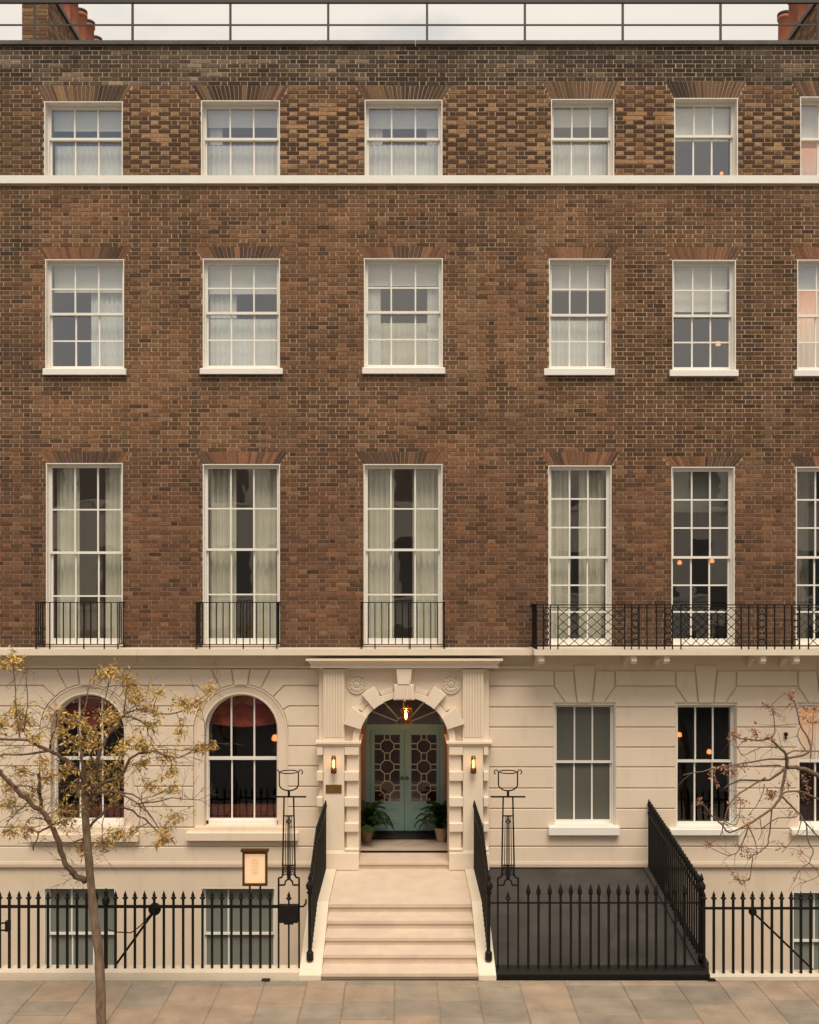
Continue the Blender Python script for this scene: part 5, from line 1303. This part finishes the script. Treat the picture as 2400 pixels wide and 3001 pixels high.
clus = [(40,1935,30),(20,1950,24),(50,2085,36),(70,2110,30),(165,2085,22),(205,2115,36),(245,2130,42),(320,1965,28),(300,1975,22),(378,1980,24),(395,2020,34),(400,2040,26),(320,2090,30),(330,2110,26),(467,2030,22),(530,2050,22),(575,2050,20),(440,2080,24),(530,2145,26),(455,2130,28),(370,2180,36),(420,2180,32),(435,2185,24),(620,2190,28),(600,2185,20),(490,2225,28),(300,2240,42),(260,2270,42),(200,2255,30),(500,2270,22),(440,2300,28),(505,2315,22),(510,2390,30),(490,2440,26),(475,2470,18),(375,2445,30),(345,2440,22),(310,2470,25),(85,2430,20),(20,2300,26),(25,2360,32),(260,2340,26),(190,2370,34),(200,2400,30),(60,2125,25),(130,2240,22),(150,2280,30),(60,2260,25),(90,2330,25),(330,2330,32),(350,2260,32),(230,2170,38),(280,2160,34),(35,2440,20),(235,2490,14),(345,2200,30),(310,2290,36),(225,2300,34),(180,2150,26),(12,2120,26),(-40,2100,34),(-50,2220,30),(110,2160,18),(420,2240,18),(545,2065,18),(610,2020,16)]
lf = MB(); lf.c = []
for (a, b, r_) in clus:
    Y = YT+trn.uniform(-.5, .45); c = Vector((wx(a,Y), Y, wz(b,Y))); rr = r_*(D0+Y)/F
    near = nearest(SK, c); P = twig(bb, near, c, .006)
    for q in range(9):
        e = c+Vector((trn.gauss(0,1), trn.gauss(0,1.2), trn.gauss(0,.9)))*rr*.75
        tw = twig(bb, P[trn.choice((2,3,4,5))], e, .0032, n=3, r1=.0014)
        for _ in range(int(4+r_*.26)):
            p = tw[trn.choice((1,2,3))]+Vector((trn.gauss(0,1),trn.gauss(0,1),trn.gauss(0,1)))*.022
            g = trn.uniform(.65, 1.35); k = trn.random()
            base = mixc((.66,.47,.15), (.76,.50,.19), k) if k < .75 else ((.34,.31,.10) if k < .92 else (.46,.22,.09))
            leaf(lf, p, trn.uniform(.042,.086), tuple(v*g for v in base))
for _ in range(330):        # bare twigs
    s_p = trn.choice(SK); d = Vector((trn.uniform(-1,1), trn.uniform(-1,1), trn.uniform(-.8,1))).normalized()*trn.uniform(.10,.46)
    P = twig(bb, s_p, s_p+d, .0036, r1=.0014)
    for _ in range(2): twig(bb, P[3], P[3]+(d*.5+Vector((trn.uniform(-1,1),trn.uniform(-1,1),trn.uniform(-1,1)))*.12), .0022, n=3, r1=.0012)
    if trn.random() < .4:
        for _ in range(4): leaf(lf, P[-1]+Vector((trn.gauss(0,1),trn.gauss(0,1),trn.gauss(0,1)))*.02, trn.uniform(.025,.045), (.50*trn.uniform(.7,1.2),.36*trn.uniform(.7,1.2),.12))
bb.obj('branches', M['twig'], T); lf.obj('leaves', M['leaf'], T)

YT2 = -4.7
T = thing('street_tree', 'nearly bare street tree whose drooping reddish twigs enter at the right edge', 'tree', (wx(2680,YT2), YT2, 0), 'young street trees')
tb = MB(); limb(tb, [(2690,3120),(2685,2900),(2660,2650),(2640,2500),(2610,2380),(2600,2200),(2620,2000)], 17, 8, YT2, YT2, 10, .004); tb.obj('trunk', M['bark'], T)
bb = MB(); SK = []
def lb2(pl_, r0, r1, y0=YT2, y1=YT2, k=6): SK.extend(limb(bb, pl_, r0, r1, y0, y1, k, .005))
lb2([(2625,2420),(2540,2360),(2470,2310),(2400,2277),(2371,2259),(2332,2250),(2306,2251)], 9, 5.5, YT2, YT2-.2, 8)
lb2([(2306,2251),(2303,2211),(2282,2191),(2258,2167),(2225,2171),(2169,2165),(2145,2155)], 5, 1.3, YT2-.2, YT2-.4)
lb2([(2303,2223),(2341,2217),(2374,2200),(2368,2164),(2344,2122),(2329,2057),(2297,2030)], 3.6, 1.6, YT2-.2, YT2)
lb2([(2309,2211),(2326,2202),(2400,2202),(2460,2190)], 2.6, 1.4, YT2-.2, YT2+.1)
lb2([(2360,2200),(2338,2158),(2344,2128)], 2, 1, YT2-.1, YT2+.1)
lb2([(2303,2226),(2252,2226),(2178,2238),(2107,2250),(2039,2265),(2000,2272)], 3, 1.2, YT2-.2, YT2-.6)
lb2([(2300,2253),(2255,2286),(2178,2287),(2142,2297),(2123,2312)], 4, 1.6, YT2-.2, YT2-.1)
lb2([(2285,2244),(2237,2244),(2157,2250)], 2.6, 1.1, YT2-.2, YT2-.5)
lb2([(2302,2253),(2291,2312),(2288,2333),(2267,2366),(2225,2395),(2190,2419),(2139,2440),(2116,2419),(2086,2392),(2059,2357),(2047,2348)], 4.6, 1.3, YT2-.2, YT2-.7)
lb2([(2291,2330),(2312,2321),(2356,2324),(2400,2345),(2450,2380)], 2.6, 3.2, YT2-.2, YT2)
lb2([(2291,2336),(2320,2363),(2344,2389),(2371,2425),(2400,2455),(2440,2480)], 3.2, 1.6, YT2-.2, YT2-.4)
lb2([(2243,2280),(2190,2312),(2142,2351),(2122,2407),(2110,2449),(2089,2470)], 2.6, 1.2, YT2-.2, YT2-.5)
lb2([(2261,2369),(2255,2443),(2246,2481),(2220,2502),(2205,2511),(2199,2562),(2193,2582),(2154,2579)], 2.2, 1., YT2-.3, YT2-.6)
lb2([(2193,2419),(2214,2473),(2220,2505)], 2, .9, YT2-.4, YT2-.5)
lb2([(2193,2425),(2166,2490),(2131,2508),(2071,2478)], 2.2, .9, YT2-.4, YT2-.8)
lb2([(2350,2395),(2335,2446),(2291,2499)], 1.8, .9, YT2-.3, YT2-.6)
lb2([(2362,2416),(2368,2467),(2383,2493),(2371,2529),(2344,2550),(2326,2585)], 2.2, 1.1, YT2-.3, YT2-.5)
lb2([(2371,2529),(2400,2567),(2345,2590)], 1.6, .8, YT2-.4, YT2-.4)
lb2([(2258,2167),(2270,2146),(2264,2087),(2243,2063)], 1.9, .9, YT2-.3, YT2-.3)
lb2([(2276,2192),(2237,2189),(2208,2200),(2178,2214),(2160,2190)], 2, .8, YT2-.2, YT2-.5)
lb2([(2230,2430),(2279,2398),(2326,2398),(2341,2386)], 1.8, 1.4, YT2-.4, YT2-.3)
lb2([(2225,2395),(2232,2440),(2222,2465)], 1.5, .8, YT2-.4, YT2-.5)
lb2([(2240,2300),(2225,2350),(2195,2390)], 1.6, .9, YT2-.2, YT2-.5)
lb2([(2122,2407),(2150,2420),(2165,2400),(2170,2350)], 1.5, .8, YT2-.4, YT2-.5)
lb2([(2376,2220),(2380,2150),(2385,2080)], 1.6, .8, YT2, YT2+.2)
lf = MB(); lf.c = []
for (a, b, r_, n_) in [(2140,2155,18,40),(2160,2150,16,34),(2220,2152,20,44),(2245,2162,12,24),(2115,2255,16,34),(2140,2262,16,34),(2260,2320,22,54),(2250,2332,18,34),(2190,2400,16,24),(2190,2422,16,24),(2160,2355,18,30),(2170,2345,12,14),(2070,2475,14,26),(2160,2480,18,30),(2180,2500,18,30),(2152,2570,14,34),(2175,2590,8,12),(2048,2350,12,24),(2262,2090,18,30),(2250,2075,14,24),(2322,2040,18,34),(2330,2030,12,24),(2375,2080,24,40),(2385,2120,22,34),(2100,2285,16,30),(2180,2240,14,24),(2310,2300,14,20),(2320,2380,14,18),(2120,2415,8,12),(2285,2480,16,16),(2340,2500,14,14),(2185,2165,12,16),(2365,2330,24,30),(2360,2290,18,24)]:
    Y = YT2+trn.uniform(-.6, 0); c = Vector((wx(a,Y), Y, wz(b,Y))); rr = r_*(D0+Y)/F; near = nearest(SK, c)
    P = twig(bb, near, c, .0042, r1=.0018)
    for q in range(4):
        e = c+Vector((trn.gauss(0,1), trn.gauss(0,1), trn.gauss(0,.8)))*rr*.8; tw = twig(bb, P[4], e, .0024, n=3, r1=.0013)
        for _ in range(n_//4):
            g = trn.uniform(.7,1.3); leaf(lf, tw[trn.choice((1,2,3))]+Vector((trn.gauss(0,1),trn.gauss(0,1),trn.gauss(0,1)))*.018, trn.uniform(.026,.054), tuple(v*g for v in trn.choice(((.46,.18,.12),(.54,.27,.17),(.36,.15,.10),(.46,.30,.15)))), .5)
for _ in range(150):
    s_p = trn.choice(SK); d = Vector((trn.uniform(-1,.7), trn.uniform(-1,1), trn.uniform(-1,.8))).normalized()*trn.uniform(.08,.34)
    P = twig(bb, s_p, s_p+d, .0032, r1=.0013)
    if trn.random() < .45:
        for _ in range(3): leaf(lf, P[-1]+Vector((trn.gauss(0,1),trn.gauss(0,1),trn.gauss(0,1)))*.012, trn.uniform(.012,.026), (.24,.10,.06), .5)
bb.obj('branches', M['twig'], T); lf.obj('leaves', M['leaf'], T)

# ---------------------------------------------------------------- the terrace across the street, seen in the panes
T = thing('opposite_terrace', 'pale stuccoed terrace across the street, mirrored in the first-floor panes', 'building', (0, -27, 0))
MB().box(-40, 40, -38, -27, -.1, 11.5).obj('wall', M['oppwall'], T)
MB().box(-40.2, 40.2, -27.5, -27.001, 8.4, 8.9).obj('cornice', M['white'], T)
MB().box(-40.2, 40.2, -27.35, -27.001, 3.6, 3.85).obj('string_course', M['white'], T)
om = MB().box(-.6, .6, -.03, .03, 0, 2.3).mesh('window', M['oppglass']); os_ = MB().box(-.75,.75,-.02,.1,0,.14).mesh('sill', M['white'])
for k in range(-14, 15):
    for z in (.8, 4.6, 9.0):
        o = inst('window', om, T, (k*2.7, -26.985, z), sc=(1,1,.85 if z > 8 else 1.1)); inst('sill', os_, o, (k*2.7, -26.985, z-.16))
